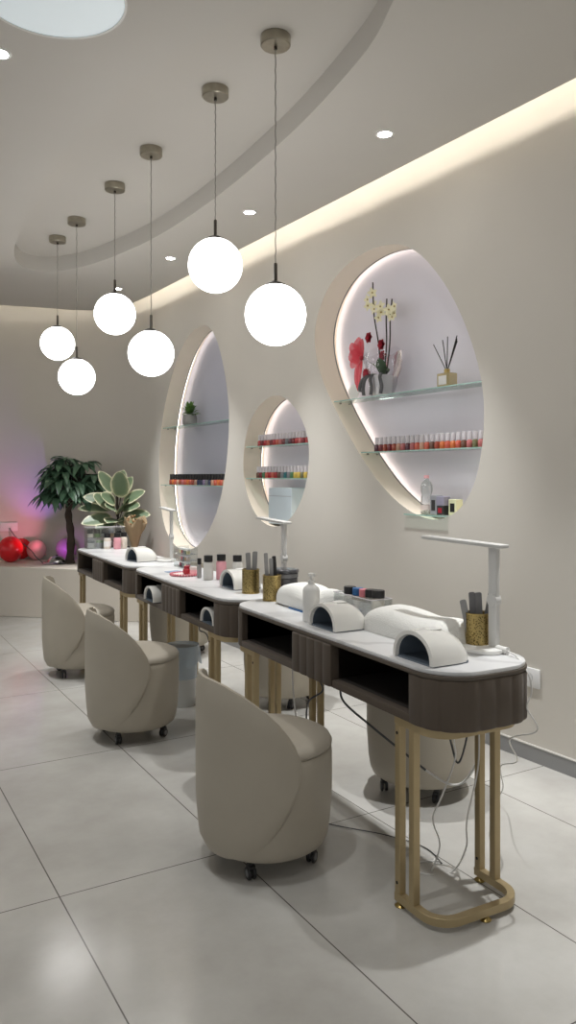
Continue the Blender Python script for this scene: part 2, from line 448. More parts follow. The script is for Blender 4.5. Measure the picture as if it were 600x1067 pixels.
# cove led lying on the ceiling panel behind its lip
bm = bm_(); pl = offp(pe, 0.055); pm = offp(pe, 0.068)
def kz(p):
    f = min(1, max(0, (p.y-6.7)/0.9)); return 1-0.80*f
a, b, c, d = [], [], [], []
for p, q in zip(pl, pm):
    k = kz(p); z0 = ZC+LIP+0.002+0.016*k; z1 = z0+0.006+0.010*k
    a.append(bm.verts.new((p.x, p.y, z0))); b.append(bm.verts.new((p.x, p.y, z1))); c.append(bm.verts.new((q.x, q.y, z1))); d.append(bm.verts.new((q.x, q.y, z0)))
for i in range(len(pl)-1):
    for m, n in ((a, b), (b, c), (c, d), (d, a)): bm.faces.new((m[i], m[i+1], n[i+1], n[i]))
tag(obj('cove_led_strip', bm, M['coveled'], smooth=40), 'warm white light strip hidden on the ceiling edge, lighting the top of the walls', 'led strip')

# downlights
def spot(name, loc, power, parent=None, size=54, blend=1.0, rgb=(0.975, 0.99, 1.0), radius=0.03):
    l = bpy.data.lights.new(name, 'SPOT'); l.energy = power; l.spot_size = math.radians(size); l.spot_blend = blend; l.color = rgb; l.shadow_soft_size = radius
    o = bpy.data.objects.new(name, l); C.objects.link(o); o.location = loc
    if parent: o.parent = parent
    return o
def downlight(x, y, label, power, size=54):
    t = thing('downlight', label, 'ceiling spotlight', (x, y, ZC), 0, 'recessed downlights')
    bm = bm_(); lathe(bm, [(0.030, -0.001), (0.034, -0.006), (0.044, -0.004), (0.046, 0.0)], seg=24); obj('rim', bm, M['white_pl'], t)
    bm = bm_(); lathe(bm, [(0, -0.003), (0.031, -0.003), (0.031, 0.0)], seg=20); obj('lens', bm, M['spotlens'], t)
    spot('spot_lamp', (0, 0, -0.012), power, t, size)
DLP = 250
for y, lab in ((2.92, 'nearest recessed downlight in the ceiling between the oval recess and the big niche'), (4.237, 'second nearest recessed downlight, right of the second pendant globe'), (5.45, 'third recessed downlight, small and left of the second pendant globe'), (6.58, 'farthest recessed downlight, just above the fourth pendant globe')):
    downlight(2.41, y, lab, DLP)
downlight(2.41, 1.62, 'recessed downlight above the near end of the desks, beyond the frame', DLP)
downlight(2.41, 0.35, 'recessed downlight on the wall side behind the viewpoint', DLP)
downlight(0.68, 3.172, 'recessed downlight cut by the left picture edge below the round disc', 45, 84)
for y, lab in ((0.65, 'added fill downlight overhead, directly behind the viewpoint'), (1.9, 'added fill downlight overhead, between the viewpoint and the round disc'), (4.4, 'added fill downlight beyond the left picture edge, level with the middle desk'), (5.65, 'added fill downlight beyond the left picture edge, level with the farthest desk')):  # unseen downlights added to brighten the floor and the far left
    downlight(0.68, y, lab, 110 if y > 4 else 48, 84)

# round ceiling disc
t = thing('ceiling_disc_light', 'large round pale disc light set in the ceiling at top left', 'ceiling light', (0.75, 2.70, ZC))
bm = bm_(); lathe(bm, [(0, -0.004), (0.247, -0.004)], seg=64); obj('diffuser', bm, M['disc'], t)
bm = bm_(); lathe(bm, [(0.247, -0.004), (0.247, -0.008), (0.256, -0.008), (0.256, 0)], seg=64); obj('rim', bm, M['white_pl'], t)

# pendants
PEND = [(1.643,2.678,1.975,'lower'),(1.632,3.188,2.290,'higher'),(1.636,3.957,1.990,'lower'),(1.648,4.553,2.310,'higher'),(1.647,5.304,2.010,'lower'),(1.652,5.784,2.310,'higher')]
PL = ['nearest and largest glowing white globe pendant, hanging low on a long cord','second nearest glowing globe pendant, hanging high beside the ceiling edge','third globe pendant from the front, hanging low above the middle of the desks','fourth globe pendant from the front, hanging high','fifth globe pendant, lowest looking one near the far left niche','farthest and smallest globe pendant on the left, hanging high']
PL[4] = 'fifth globe pendant from the front, hanging low left of the third one'
for (x, y, zg, _), lab in zip(PEND, PL):
    t = thing('globe_pendant', lab, 'pendant lamp', (x, y, ZR), 0, 'globe pendants over the desks')
    R = 0.124; h = ZR-zg
    bm = bm_(); lathe(bm, [(0, 0), (0.060, 0), (0.061, -0.004), (0.061, -0.037), (0.057, -0.041), (0, -0.041)], seg=36); can = obj('canopy', bm, M['nickel'], t)
    bm = bm_(); cyl(bm, (0, 0, -0.053), 0.007, 0.013, 12); obj('cord_grip', bm, M['darkmetal'], can)
    bm = bm_(); tube(bm, [(0, 0, -0.04)]+[(0.0012*math.cos(i*2.2), 0.0012*math.sin(i*2.2), -0.05-i*(h-R-0.12)/40) for i in range(41)], 0.0026, 6); obj('cord', bm, M['cord'], t)
    bm = bm_(); lathe(bm, [(0, -h+R+0.085), (0.006, -h+R+0.085), (0.0075, -h+R+0.08), (0.0075, -h+R+0.008), (0, -h+R+0.008)], seg=14); obj('stem', bm, M['darkmetal'], t)
    bm = bm_(); lathe(bm, [(0, -h+R+0.012), (0.018, -h+R+0.010), (0.042, -h+R-0.002), (0.045, -h+R-0.010), (0.0, -h+R-0.010)], seg=24); obj('cap', bm, M['darkmetal'], t)
    bm = bm_(); sphere(bm, (0, 0, -h), R, 40, 24); obj('globe', bm, M['globe'], t)

# podium
bm = bm_()
front = catmull([(-0.6,9.05,0),(0.3,8.72,0),(0.9,8.33,0),(1.3,8.01,0),(1.66,7.68,0),(1.975,7.36,0),(2.25,7.05,0),(2.55,6.78,0),(2.892,6.55,0)], 6)
wallp = [p for p in path if p.x > -0.62]
poly = [(p.x, p.y) for p in front]+[(p.x-0.004, p.y-0.004) for p in wallp if p.x > -0.6]
prism(bm, poly, 0, 0.47, 0.0)
tag(obj('podium', bm, M['podium'], smooth=40, bevel=0.006), 'low cream curved platform against the back wall carrying plants and balloons', 'platform')

# ------------------------------------------------------------------ desks
ANG = math.atan(0.0727); OX = 1.549-0.0727*1.772
DV = Vector((math.sin(ANG), math.cos(ANG), 0)); PV = Vector((math.cos(ANG), -math.sin(ANG), 0))
def D(x, y, z=0.0): return Vector((OX, 0, 0))+PV*x+DV*y+Vector((0, 0, z))
DW, DL = 0.396, 1.49

def fluted_end(y0, y1, r, flip):
    """outline of an upholstered end block with soft vertical channels round it"""
    pts = []
    L = y1-y0
    segs = []
    def arc(cx, cy, a0, a1, n):
        return [(cx+r*math.cos(a0+(a1-a0)*k/n), cy+r*math.sin(a0+(a1-a0)*k/n)) for k in range(n+1)]
    base = [(0, L)]+[(0, L-(L-r)*k/6) for k in range(1, 6)]+arc(r, r, PI, 1.5*PI, 10)+[(r+(DW-2*r)*k/16, 0) for k in range(1, 16)]+arc(DW-r, r, 1.5*PI, 2*PI, 10)+[(DW, r+(L-r)*k/6) for k in range(1, 6)]+[(DW, L)]
    # resample densely and add bumps
    dense = []
    for a, b in zip(base, base[1:]):
        n = max(1, int(math.hypot(b[0]-a[0], b[1]-a[1])/0.004))
        for k in range(n): dense.append((a[0]+(b[0]-a[0])*k/n, a[1]+(b[1]-a[1])*k/n))
    dense.append(base[-1])
    acc = [0]
    for a, b in zip(dense, dense[1:]): acc.append(acc[-1]+math.hypot(b[0]-a[0], b[1]-a[1]))
    tot = acc[-1]; nf = round(tot/0.060)
    out = []
    for i, p in enumerate(dense):
        a = dense[max(i-1, 0)]; c = dense[min(i+1, len(dense)-1)]
        t = Vector((c[0]-a[0], c[1]-a[1])); t.normalize(); nn = Vector((-t.y, t.x))*-1
        s = acc[i]/tot*nf
        bump = 0.0045*(abs(math.sin(PI*s))**0.6)-0.0045
        out.append((p[0]+nn.x*-bump*-1, p[1]+nn.y*-bump*-1))
    res = [(x, y0+y) for x, y in out]
    if flip: res = [(x, y1-(y-y0)) for x, y in res][::-1]
    return res

def make_desk(label):
    t = thing('manicure_desk', label, 'desk', D(0, 1.605), -ANG, 'row of manicure desks')
    r = 0.136; zt = 0.747
    bm = bm_(); prism(bm, rrect(0.004, DW-0.004, 0.004, DL-0.004, r), 0.747, 0.760, 0.003); obj('table_top', bm, M['marble'], t)
    bm = bm_(); prism(bm, rrect(0.0, DW, 0.001, DL-0.001, r), 0.7345, 0.747, 0.002); obj('top_rim', bm, M['velvet_edge'], t)
    ya, yb, yc, yd = 0.17, 0.605, 0.885, 1.35
    bm = bm_(); rbox(bm, 0.003, DW-0.003, 0.15, DL-0.13, 0.585, 0.612, 0.004); obj('bottom_panel', bm, M['velvet'], t)
    bm = bm_(); rbox(bm, DW-0.02, DW, 0.15, DL-0.13, 0.612, 0.734); obj('back_panel', bm, M['velvet'], t)
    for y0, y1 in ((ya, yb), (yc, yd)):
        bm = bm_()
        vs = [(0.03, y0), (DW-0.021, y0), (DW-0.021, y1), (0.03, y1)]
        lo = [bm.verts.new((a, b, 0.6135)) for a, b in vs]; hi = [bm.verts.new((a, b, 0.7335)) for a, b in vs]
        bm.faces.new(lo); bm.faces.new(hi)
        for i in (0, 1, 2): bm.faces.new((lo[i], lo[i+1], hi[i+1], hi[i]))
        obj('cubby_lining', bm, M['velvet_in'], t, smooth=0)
    bm = bm_(); prism(bm, fluted_end(0, ya, r, False), 0.585, 0.7340, 0.005); obj('end_panel', bm, M['velvet'], t, smooth=50)
    bm = bm_(); prism(bm, fluted_end(yd, DL, r-0.003, True), 0.585, 0.7340, 0.005); obj('end_panel', bm, M['velvet'], t, smooth=50)
    n = 90; pts = []
    for i in range(n+1):
        s = i/n; pts.append((-0.003-0.006*(abs(math.sin(PI*s*5))**0.55), yb+(yc-yb)*s))
    poly = [(DW-0.025, yc), (DW-0.025, yb)]+pts
    bm = bm_(); prism(bm, poly, 0.588, 0.7340, 0.005); obj('front_panel', bm, M['velvet'], t, smooth=50)
    w = 0.0125
    for side in (0, 1):
        def Y(y): return y if side == 0 else DL-y
        xf, xb = 0.022, DW-0.054
        for (x, y) in ((xf, 0.235), (xf, 0.165), (xb, 0.235), (xb, 0.165)):
            bm = bm_(); rbox(bm, x-w, x+w, Y(y)-w, Y(y)+w, 0.04, 0.563, 0.002, 1); lg = obj('leg', bm, M['gold'], t)
            if y == 0.235:
                bm = bm_()
                for zz in (0.075, 0.535): cyl(bm, (x-w-0.0012 if x < 0.2 else x-w-0.0012, Y(y), zz), 0.005, 0.002, 10, 'x')
                obj('screw', bm, M['hole'], lg)
        for nm, z0, z1 in (('base_rail', 0.016, 0.041), ('top_rail', 0.561, 0.585)):
            rr = 0.085; yn = 0.04
            op = [(xf-w, 0.25)]+[(xf-w+rr+rr*math.cos(PI+PI/2*k/8), yn+rr+rr*math.sin(PI+PI/2*k/8)) for k in range(9)]+[(xb+w-rr+rr*math.cos(1.5*PI+PI/2*k/8), yn+rr+rr*math.sin(1.5*PI+PI/2*k/8)) for k in range(9)]+[(xb+w, 0.25)]
            ri = rr-2*w
            ip = [(xf+w, 0.25)]+[(xf-w+rr+ri*math.cos(PI+PI/2*k/8), yn+rr+ri*math.sin(PI+PI/2*k/8)) for k in range(9)]+[(xb+w-rr+ri*math.cos(1.5*PI+PI/2*k/8), yn+rr+ri*math.sin(1.5*PI+PI/2*k/8)) for k in range(9)]+[(xb-w, 0.25)]
            bm = bm_()
            A = [[bm.verts.new((x, Y(y), z)) for x, y in pp] for pp, z in ((op, z0), (op, z1), (ip, z1), (ip, z0))]
            for q in range(4):
                a, b = A[q], A[(q+1) % 4]
                for i in range(len(a)-1): bm.faces.new((a[i], a[i+1], b[i+1], b[i]))
            bm.faces.new([A[q][0] for q in range(4)]); bm.faces.new([A[q][-1] for q in range(4)])
            rail = obj(nm, bm, M['gold'], t, smooth=30, bevel=0.0015)
            if nm == 'base_rail':
                for (x, y) in ((xf, 0.235), (xb, 0.235), (0.20, 0.054)):
                    bm = bm_(); lathe(bm, [(0, 0), (0.017, 0), (0.018, 0.003), (0.010, 0.010), (0.006, 0.017), (0, 0.017)], (x, Y(y), 0), 20); obj('foot', bm, M['brass'], rail)
    return t
desk = make_desk('nearest taupe manicure desk with white marble top and fluted rounded end, on gold legs')
dup(desk, D(0, 3.102), None, 'middle taupe manicure desk of the row, holding the pink liquid bottle and beaded plate')
dup(desk, D(0, 4.599), None, 'farthest taupe manicure desk, beside the platform with the plants')

# ------------------------------------------------------------------ chairs
def make_chair(label, loc, rotz):
    t = thing('barrel_chair', label, 'chair', loc, rotz, 'barrel chairs at the desks')
    R = 0.230
    prof = [(0, 0.062), (0.165, 0.062), (0.190, 0.066), (0.207, 0.078), (0.216, 0.10), (0.222, 0.14), (R, 0.25), (R, 0.375), (R-0.002, 0.392), (R-0.006, 0.396), (0.10, 0.397), (0, 0.397)]
    bm = bm_(); lathe(bm, prof, seg=64); obj('body', bm, M['leather'], t, smooth=40)
    prof = [(0, 0.394), (R-0.010, 0.394), (R-0.001, 0.402), (R, 0.410), (R-0.008, 0.424), (R-0.035, 0.437), (0.14, 0.446), (0.06, 0.449), (0, 0.449)]
    bm = bm_(); lathe(bm, prof, seg=64); obj('seat', bm, M['leather2'], t, smooth=50)
    # back shell sweeping round one side; angle 0 is its high end (-x)
    top = [(-30, 0.42), (-28, 0.50), (-24, 0.58), (-18, 0.628), (-8, 0.646), (6, 0.651), (22, 0.653), (40, 0.652), (55, 0.643), (71, 0.618), (82, 0.592), (93, 0.560), (102, 0.525), (110, 0.485), (116, 0.445), (121, 0.39)]
    bot = [(-30, 0.38), (-28, 0.29), (-24, 0.19), (-18, 0.12), (-8, 0.080), (6, 0.072), (30, 0.070), (55, 0.076), (71, 0.090), (84, 0.118), (95, 0.155), (105, 0.205), (112, 0.255), (118, 0.320), (121, 0.37)]
    def interp(tab, a):
        for (a0, z0), (a1, z1) in zip(tab, tab[1:]):
            if a <= a1: 
                f = (a-a0)/(a1-a0); return z0+(z1-z0)*f
        return tab[-1][1]
    def rad(z, off):
        if z < 0.25: r = 0.216+(R-0.216)*max(0, (z-0.07))/0.18
        else: r = R
        if z < 0.10: r -= (0.10-z)**2*9
        return r+off
    bm = bm_(); NA, NZ = 72, 16
    go, gi = [], []
    for i in range(NA+1):
        a = -30+151*i/NA; zt = interp(top, a); zb = interp(bot, a)
        co, ci = [], []
        for j in range(NZ+1):
            f = j/NZ; z = zb+(zt-zb)*f
            ph = PI+math.radians(a)
            e = min(1.0, min(f, 1-f)*NZ/1.6, min(i, NA-i)/1.6)
            tk = 0.004+0.010*math.sqrt(max(0, e))
            ro = rad(z, tk); rn = rad(z, -0.008-0.008*math.sqrt(max(0, e)))
            co.append(bm.verts.new((ro*math.cos(ph), ro*math.sin(ph), z))); ci.append(bm.verts.new((rn*math.cos(ph), rn*math.sin(ph), z)))
        go.append(co); gi.append(ci)
    for i in range(NA):
        for j in range(NZ):
            bm.faces.new((go[i][j], go[i+1][j], go[i+1][j+1], go[i][j+1])); bm.faces.new((gi[i][j], gi[i][j+1], gi[i+1][j+1], gi[i+1][j]))
        bm.faces.new((go[i][0], gi[i][0], gi[i+1][0], go[i+1][0])); bm.faces.new((go[i][NZ], go[i+1][NZ], gi[i+1][NZ], gi[i][NZ]))
    for j in range(NZ):
        bm.faces.new((go[0][j], go[0][j+1], gi[0][j+1], gi[0][j])); bm.faces.new((go[NA][j], gi[NA][j], gi[NA][j+1], go[NA][j+1]))
    obj('backrest', bm, M['leather'], t, smooth=60)
    for q in range(4):
        a = PI/4+q*PI/2+0.5; x, y = 0.165*math.cos(a), 0.165*math.sin(a); sa = a+0.9+q*0.7
        bm = bm_(); cyl(bm, (x, y, 0.046), 0.012, 0.018, 12)
        rbox(bm, -0.012, 0.012, -0.016, 0.016, 0.036, 0.05, 0.003, 1, Matrix.Translation((x, y, 0)) @ Matrix.Rotation(sa, 4, 'Z'))
        cs = obj('caster', bm, M['black'], t)
        bm = bm_()
        for s in (-1, 1):
            rr = lathe(bm, [(0, -0.005), (0.019, -0.005), (0.022, -0.002), (0.022, 0.002), (0.019, 0.005), (0, 0.005)], (0, 0, 0), 20, 'y')
            vs = [v for g in rr for v in g]
            bmesh.ops.transform(bm, matrix=Matrix.Translation((x, y, 0.022)) @ Matrix.Rotation(sa+PI/2, 4, 'Z') @ Matrix.Translation((0, s*0.009, 0)), verts=vs)
        obj('wheel', bm, M['black'], cs)
        bm = bm_()
        for s in (-1, 1):
            rr = lathe(bm, [(0, -0.0058), (0.012, -0.0058), (0.012, 0.0058), (0, 0.0058)], (0, 0, 0), 16, 'y')
            vs = [v for g in rr for v in g]
            bmesh.ops.transform(bm, matrix=Matrix.Translation((x, y, 0.022)) @ Matrix.Rotation(sa+PI/2, 4, 'Z') @ Matrix.Translation((0, s*0.009, 0)), verts=vs)
        obj('hub', bm, M['rubber'], cs)
    return t
c0 = make_chair('nearest taupe barrel chair in front of the nearest desk, back to us', (1.389, 2.328, 0), math.radians(-32))
dup(c0, (1.477, 3.80, 0), math.radians(-32), 'taupe barrel chair in front of the middle desk, second from the front')
dup(c0, (1.630, 5.185, 0), math.radians(-38), 'farthest taupe barrel chair, in front of the far desk near the platform')
dup(c0, (2.25, 2.485, 0), math.radians(176), 'taupe barrel chair on the wall side behind the nearest desk')
dup(c0, (2.43, 3.88, 0), math.radians(180), 'taupe barrel chair behind the middle desk, seen between gold legs')
dup(c0, (2.46, 5.38, 0), math.radians(184), 'taupe barrel chair behind the far desk, mostly hidden')

# ------------------------------------------------------------------ things on the desks
ZT = 0.760
def uv_lamp(loc, label, rot=-ANG, s=1.0):
    """arched lamp; opening faces -x, centre of the front edge at the origin"""
    t = thing('nail_lamp', label, 'nail lamp', loc, rot, 'arched nail curing lamps')
    W, Hh, L = 0.098*s, 0.090*s, 0.165*s
    def prof(w, h, n=22): return [(w*math.cos(PI*k/n)*(1.0), h*(math.sin(PI*k/n)**0.85)) for k in range(n+1)]
    st = [(0, .97, .97), (0.006, 1, 1), (0.45, 1, 1), (0.65, .985, .95), (0.8, .94, .84), (0.91, .82, .64), (0.97, .66, .42), (1.0, .45, .2)]
    bm = bm_(); rings = []
    for f, a, b in st: rings.append([bm.verts.new((f*L, y, 0.004+z)) for y, z in prof(W*a, Hh*b)])
    inn = [bm.verts.new((0.0, y, 0.004+z)) for y, z in prof(W*0.86, Hh*0.86)]
    inn2 = [bm.verts.new((0.012, y, 0.004+z)) for y, z in prof(W*0.83, Hh*0.83)]
    al = [inn2, inn]+rings
    for a, b in zip(al, al[1:]):
        for i in range(len(a)-1): bm.faces.new((a[i], a[i+1], b[i+1], b[i]))
    bm.faces.new(rings[-1])
    obj('shell', bm, M['white_gl'], t, smooth=45)
    bm = bm_(); rg = []
    for x, f in ((0.011, .835), (0.115*s, .80), (0.135*s, .6)): rg.append([bm.verts.new((x, y, 0.004+z)) for y, z in prof(W*f, Hh*f)])
    for a, b in zip(rg, rg[1:]):
        for i in range(len(a)-1): bm.faces.new((a[i], a[i+1], b[i+1], b[i]))
    bm.faces.new(rg[-1]); obj('lining', bm, M['uvin'], t, smooth=45)
    bm = bm_(); prism(bm, rrect(0.004, L*0.93, -W*0.93, W*0.93, 0.02*s, 4), 0, 0.006); obj('base_plate', bm, M['uvin'], t)
    bm = bm_(); rbox(bm, L*0.35, L*0.6, -0.022*s, 0.022*s, Hh+0.0015, Hh+0.0055, 0.0015, 1); obj('button_panel', bm, M['white_pl'], t)
    return t
lampA = uv_lamp(D(0.030, 1.793, ZT), 'nearest white arched nail lamp at the rounded end of the near desk')
dup(lampA, D(0.050, 2.365, ZT), -ANG, 'white arched nail lamp beside the white pump bottle on the near desk')
dup(lampA, D(0.165, 3.485, ZT), -ANG, 'white arched nail lamp between the clear bottle and the gold cup on the middle desk')
dup(lampA, D(0.110, 4.925, ZT), -ANG+0.15, 'white nail lamp lying on the top of the farthest desk')
dup(lampA, D(-0.02, 4.165, 0.6135), -ANG, 'white nail lamp tucked in the far open cubby of the middle desk').scale = (.92, .92, .92)
dup(lampA, D(0.01, 3.375, 0.6135), -ANG, 'white nail lamp tucked in the near open cubby of the middle desk').scale = (.85, .85, .85)

def pillow(loc, label, L, W, Hh, seed, fold=True):
    t = thing('hand_rest_pillow', label, 'pillow', loc, -ANG, 'white terry hand rests')
    rnd = random.Random(seed)
    bm = bm_(); N, K = 40, 20; rings = []
    for i in range(N+1):
        f = i/N; y = (f-.5)*L; q = abs(2*f-1)
        q = max(0.0, (q-0.70)/0.30); e = math.sqrt(max(0.0, 1-q**2.4)); ez = 0.10+0.90*e; ex = 0.72+0.28*e
        ring = []
        for k in range(K+1):
            a = PI*k/K; cx, sz = math.cos(a), math.sin(a)
            x = W/2*ex*math.copysign(abs(cx)**0.62, cx)
            z = Hh*ez*(sz**0.62)*(1+0.05*math.sin(3.0*f*PI+seed)+0.03*math.sin(7*f+5*cx)) if 0 < k < K else 0.0
            ring.append(bm.verts.new((x, y+0.006*math.sin(3*cx+seed)*(1 if 0 < i < N else .4), z)))
        rings.append(ring)
    for a, b in zip(rings, rings[1:]):
        for k in range(K): bm.faces.new((a[k], a[k+1], b[k+1], b[k]))
        bm.faces.new((a[K], a[0], b[0], b[K]))
    bm.faces.new(rings[0][::-1]); bm.faces.new(rings[-1])
    obj('cushion', bm, M['towel'], t, smooth=70)
    return t
pillow(D(0.285, 2.09, ZT), 'white terry hand rest on the near desk next to the nearest nail lamp', 0.46, 0.215, 0.082, 1)
pillow(D(0.26, 2.80, ZT+0.006), 'white terry hand rest with blue mat under it behind the pump bottle', 0.36, 0.19, 0.085, 2)
bm = bm_(); prism(bm, rrect(-0.10, 0.10, -0.13, 0.10, 0.01, 3), 0, 0.005)
tag(obj('mat', bm, M['blue'], loc=D(0.255, 2.72, ZT), rotz=-ANG), 'blue mat under the white hand rest on the near desk', 'mat')

def desk_lamp(loc, label, rot):
    t = thing('desk_lamp', label, 'desk lamp', loc, rot, 'white folding desk lamps')
    bm = bm_(); prism(bm, [(-0.030+0.066*math.cos(2*PI*k/48), 0.030+0.080*math.sin(2*PI*k/48)) for k in range(48)], 0, 0.014, 0.004); obj('base', bm, M['white_pl'], t)
    bm = bm_(); rbox(bm, -0.009, 0.009, -0.018, 0.018, 0.012, 0.335, 0.004); obj('column', bm, M['lampwhite'], t)
    bm = bm_(); cyl(bm, (-0.013, 0, 0.165), 0.021, 0.026, 24, 'x'); obj('joint', bm, M['lampwhite'], t, bevel=0.002)
    bm = bm_(); rbox(bm, -0.022, 0.022, -0.045, 0.33, -0.006, 0.006, 0.004, 2, Matrix.Translation((0, 0, 0.340)) @ Matrix.Rotation(math.radians(1.0), 4, 'X')); hd = obj('lamp_head', bm, M['lampwhite'], t)
    bm = bm_(); rbox(bm, -0.016, 0.016, 0.03, 0.315, -0.0072, -0.0058, 0, 2, Matrix.Translation((0, 0, 0.340)) @ Matrix.Rotation(math.radians(1.0), 4, 'X')); obj('diffuser', bm, M['white_pl'], hd)
    bm = bm_(); cyl(bm, (-0.002, -0.060, 0.012), 0.011, 0.045, 14, 'y'); obj('plug', bm, M['white_pl'], t)
    return t
l0 = desk_lamp(D(0.352, 1.785, ZT), 'nearest white folding desk lamp beside the gold cup of grey files', -ANG+0.05)
dup(l0, D(0.352, 3.225, ZT), -ANG-0.10, 'white folding desk lamp behind the smoked jar, head in front of the small niche')
dup(l0, D(0.345, 4.80, ZT), -ANG-0.15, 'farthest white folding desk lamp, in front of the tall niche')

def cup(loc, label):
    t = thing('gold_cup', label, 'cup', loc, 0, 'perforated gold cups')
    bm = bm_(); lathe(bm, [(0, 0.003), (0.040, 0.003), (0.042, 0.006), (0.042, 0.113), (0.0405, 0.113), (0.0395, 0.008), (0, 0.008)], seg=36); obj('cup_body', bm, M['mesh_gold'], t)
    bm = bm_(); lathe(bm, [(0.0395, 0.111), (0.043, 0.111), (0.0435, 0.115), (0.0395, 0.116)], seg=36); obj('rim', bm, M['brass'], t)
    bm = bm_(); lathe(bm, [(0, 0), (0.043, 0), (0.0435, 0.004), (0, 0.004)], seg=36); obj('base', bm, M['brass'], t)
    return t
def nail_file(c, dx, dy, az, tilt, L, m, label, name='nail_file', w=0.0095):
    bm = bm_(); prism(bm, rrect(-w, w, 0, L, w*0.5, 4), -0.002, 0.002)
    o = obj(name, bm, m)
    # stand the file up, tilt and place inside the cup
    o.matrix_world = Matrix.Translation(c+Vector((dx, dy, 0.010))) @ Matrix.Rotation(az, 4, 'Z') @ Matrix.Rotation(tilt, 4, 'Y') @ Matrix.Rotation(PI/2, 4, 'X')
    return tag(o, label, 'nail file', 'nail files in the gold cups')
ca = D(0.345, 1.853, ZT); cb = D(0.205, 3.290, ZT); cc = D(0.195, 3.045, ZT)
cup(ca, 'perforated gold cup of grey files beside the nearest desk lamp')
cup(cb, 'perforated gold cup on the near end of the middle desk beside a nail lamp')
cup(cc, 'perforated gold cup in front of the smoked jar, holding a black-edged file')
VA = TH*-1
for i, (dx, tl, L, m, lab) in enumerate([(-0.022, -0.20, 0.150, M['file2'], 'pale grey short nail file leaning left in the nearest gold cup'), (-0.010, -0.06, 0.172, M['file'], 'dark grey nail file standing second from left in the nearest gold cup'), (0.001, 0.0, 0.170, M['file2'], 'pale grey nail file upright in the middle of the nearest gold cup'), (0.008, -0.05, 0.172, M['file'], 'grey nail file right of the middle in the nearest gold cup'), (0.014, 0.18, 0.172, M['file'], 'grey nail file leaning right in the nearest gold cup'), (0.020, 0.24, 0.135, M['filedark'], 'thin black stick leaning right in the nearest gold cup')]):
    v = Vector((math.cos(TH), -math.sin(TH), 0))*dx+Vector((math.sin(TH), math.cos(TH), 0))*(0.006*(i % 3)-0.008)
    nail_file(ca, v.x, v.y, VA, tl, L, m, lab, w=(0.0035 if i == 5 else 0.0105))
for i, (dx, tl, L, m, lab) in enumerate([(-0.004, -0.05, 0.185, M['file2'], 'wide grey nail file on the left in the gold cup of the middle desk'), (0.012, 0.05, 0.190, M['file2'], 'wide pale grey nail file on the right in the gold cup of the middle desk')]):
    v = Vector((math.cos(TH), -math.sin(TH), 0))*dx+Vector((math.sin(TH), math.cos(TH), 0))*(0.01*i-0.004)
    nail_file(cb, v.x, v.y, VA, tl, L, m, lab, w=0.012)
for i, (dx, tl, L, m, lab) in enumerate([(-0.018, -0.05, 0.205, M['file2'], 'tall grey nail file on the left in the gold cup before the smoked jar'), (0.002, -0.04, 0.180, M['file2'], 'pale grey nail file in the middle of the gold cup before the smoked jar'), (0.020, -0.06, 0.190, M['filedark'], 'black nail file on the right in the gold cup before the smoked jar')]):
    v = Vector((math.cos(TH), -math.sin(TH), 0))*dx+Vector((math.sin(TH), math.cos(TH), 0))*(0.006*i-0.004)
    nail_file(cc, v.x, v.y, VA, tl, L, m, lab, w=0.009)

# pump bottle
t = thing('pump_bottle', 'white pump bottle standing on the near desk behind a nail lamp', 'bottle', D(0.095, 2.515, ZT))
bm = bm_(); lathe(bm, [(0, 0), (0.030, 0), (0.033, 0.004), (0.033, 0.118), (0.030, 0.130), (0.018, 0.140), (0.014, 0.144), (0, 0.144)], seg=32); obj('bottle_body', bm, M['white_pl'], t, smooth=40)
bm = bm_(); lathe(bm, [(0, 0.143), (0.013, 0.143), (0.013, 0.158), (0.006, 0.160), (0.005, 0.172), (0, 0.172)], seg=20)
lathe(bm, [(0, 0.170), (0.012, 0.171), (0.014, 0.178), (0.011, 0.186), (0, 0.188)], seg=20); tube(bm, [(0.004, 0, 0.178), (0.018, 0.012, 0.180), (0.03, 0.020, 0.174)], 0.0045, 8); obj('pump_head', bm, M['white_pl'], t, smooth=50)

# smoked jar
t = thing('smoked_jar', 'dark smoked glass jar with flat lid behind the gold cup', 'jar', D(0.305, 3.13, ZT))
bm = bm_(); lathe(bm, [(0, 0), (0.060, 0), (0.063, 0.004), (0.063, 0.085), (0.060, 0.088), (0, 0.088)], seg=40); obj('jar_body', bm, M['jar'], t)
bm = bm_(); lathe(bm, [(0.0605, 0.088), (0.0645, 0.090), (0.0645, 0.108), (0.0605, 0.110), (0, 0.110)], seg=40); obj('band', bm, M['jarlid'], t)
bm = bm_(); lathe(bm, [(0, 0.110), (0.060, 0.110), (0.068, 0.113), (0.068, 0.124), (0.064, 0.128), (0.03, 0.130), (0, 0.130)], seg=40); obj('lid', bm, M['jar'], t)

# liquid bottles with black caps
def bottle(loc, label, m, h=0.100, r=0.027, band=False, capm=None):
    t = thing('liquid_bottle', label, 'bottle', loc, 0, 'bottles with black caps')
    bm = bm_(); lathe(bm, [(0, 0), (r-0.003, 0), (r, 0.003), (r, h-0.012), (r-0.004, h-0.004), (r*0.62, h), (0, h)], seg=28); b = obj('bottle_body', bm, m, t, smooth=45)
    if band:
        bm = bm_(); lathe(bm, [(r+0.0006, h*0.22), (r+0.0006, h*0.68)], seg=28); obj('label_band', bm, M['label'], b)
    n = 24; poly = []
    for k in range(n*2): 
        a = PI*k/n; rr = r*0.86*(1 if k % 2 else 0.96); poly.append((rr*math.cos(a), rr*math.sin(a)))
    bm = bm_(); prism(bm, poly, h, h+0.034, 0.002); obj('cap', bm, capm or M['black'], t, smooth=30)
    return t
bottle(D(0.212, 3.84, ZT), 'clear bottle with black cap, leftmost of three on the middle desk', M['clearliq'], 0.098, 0.028)
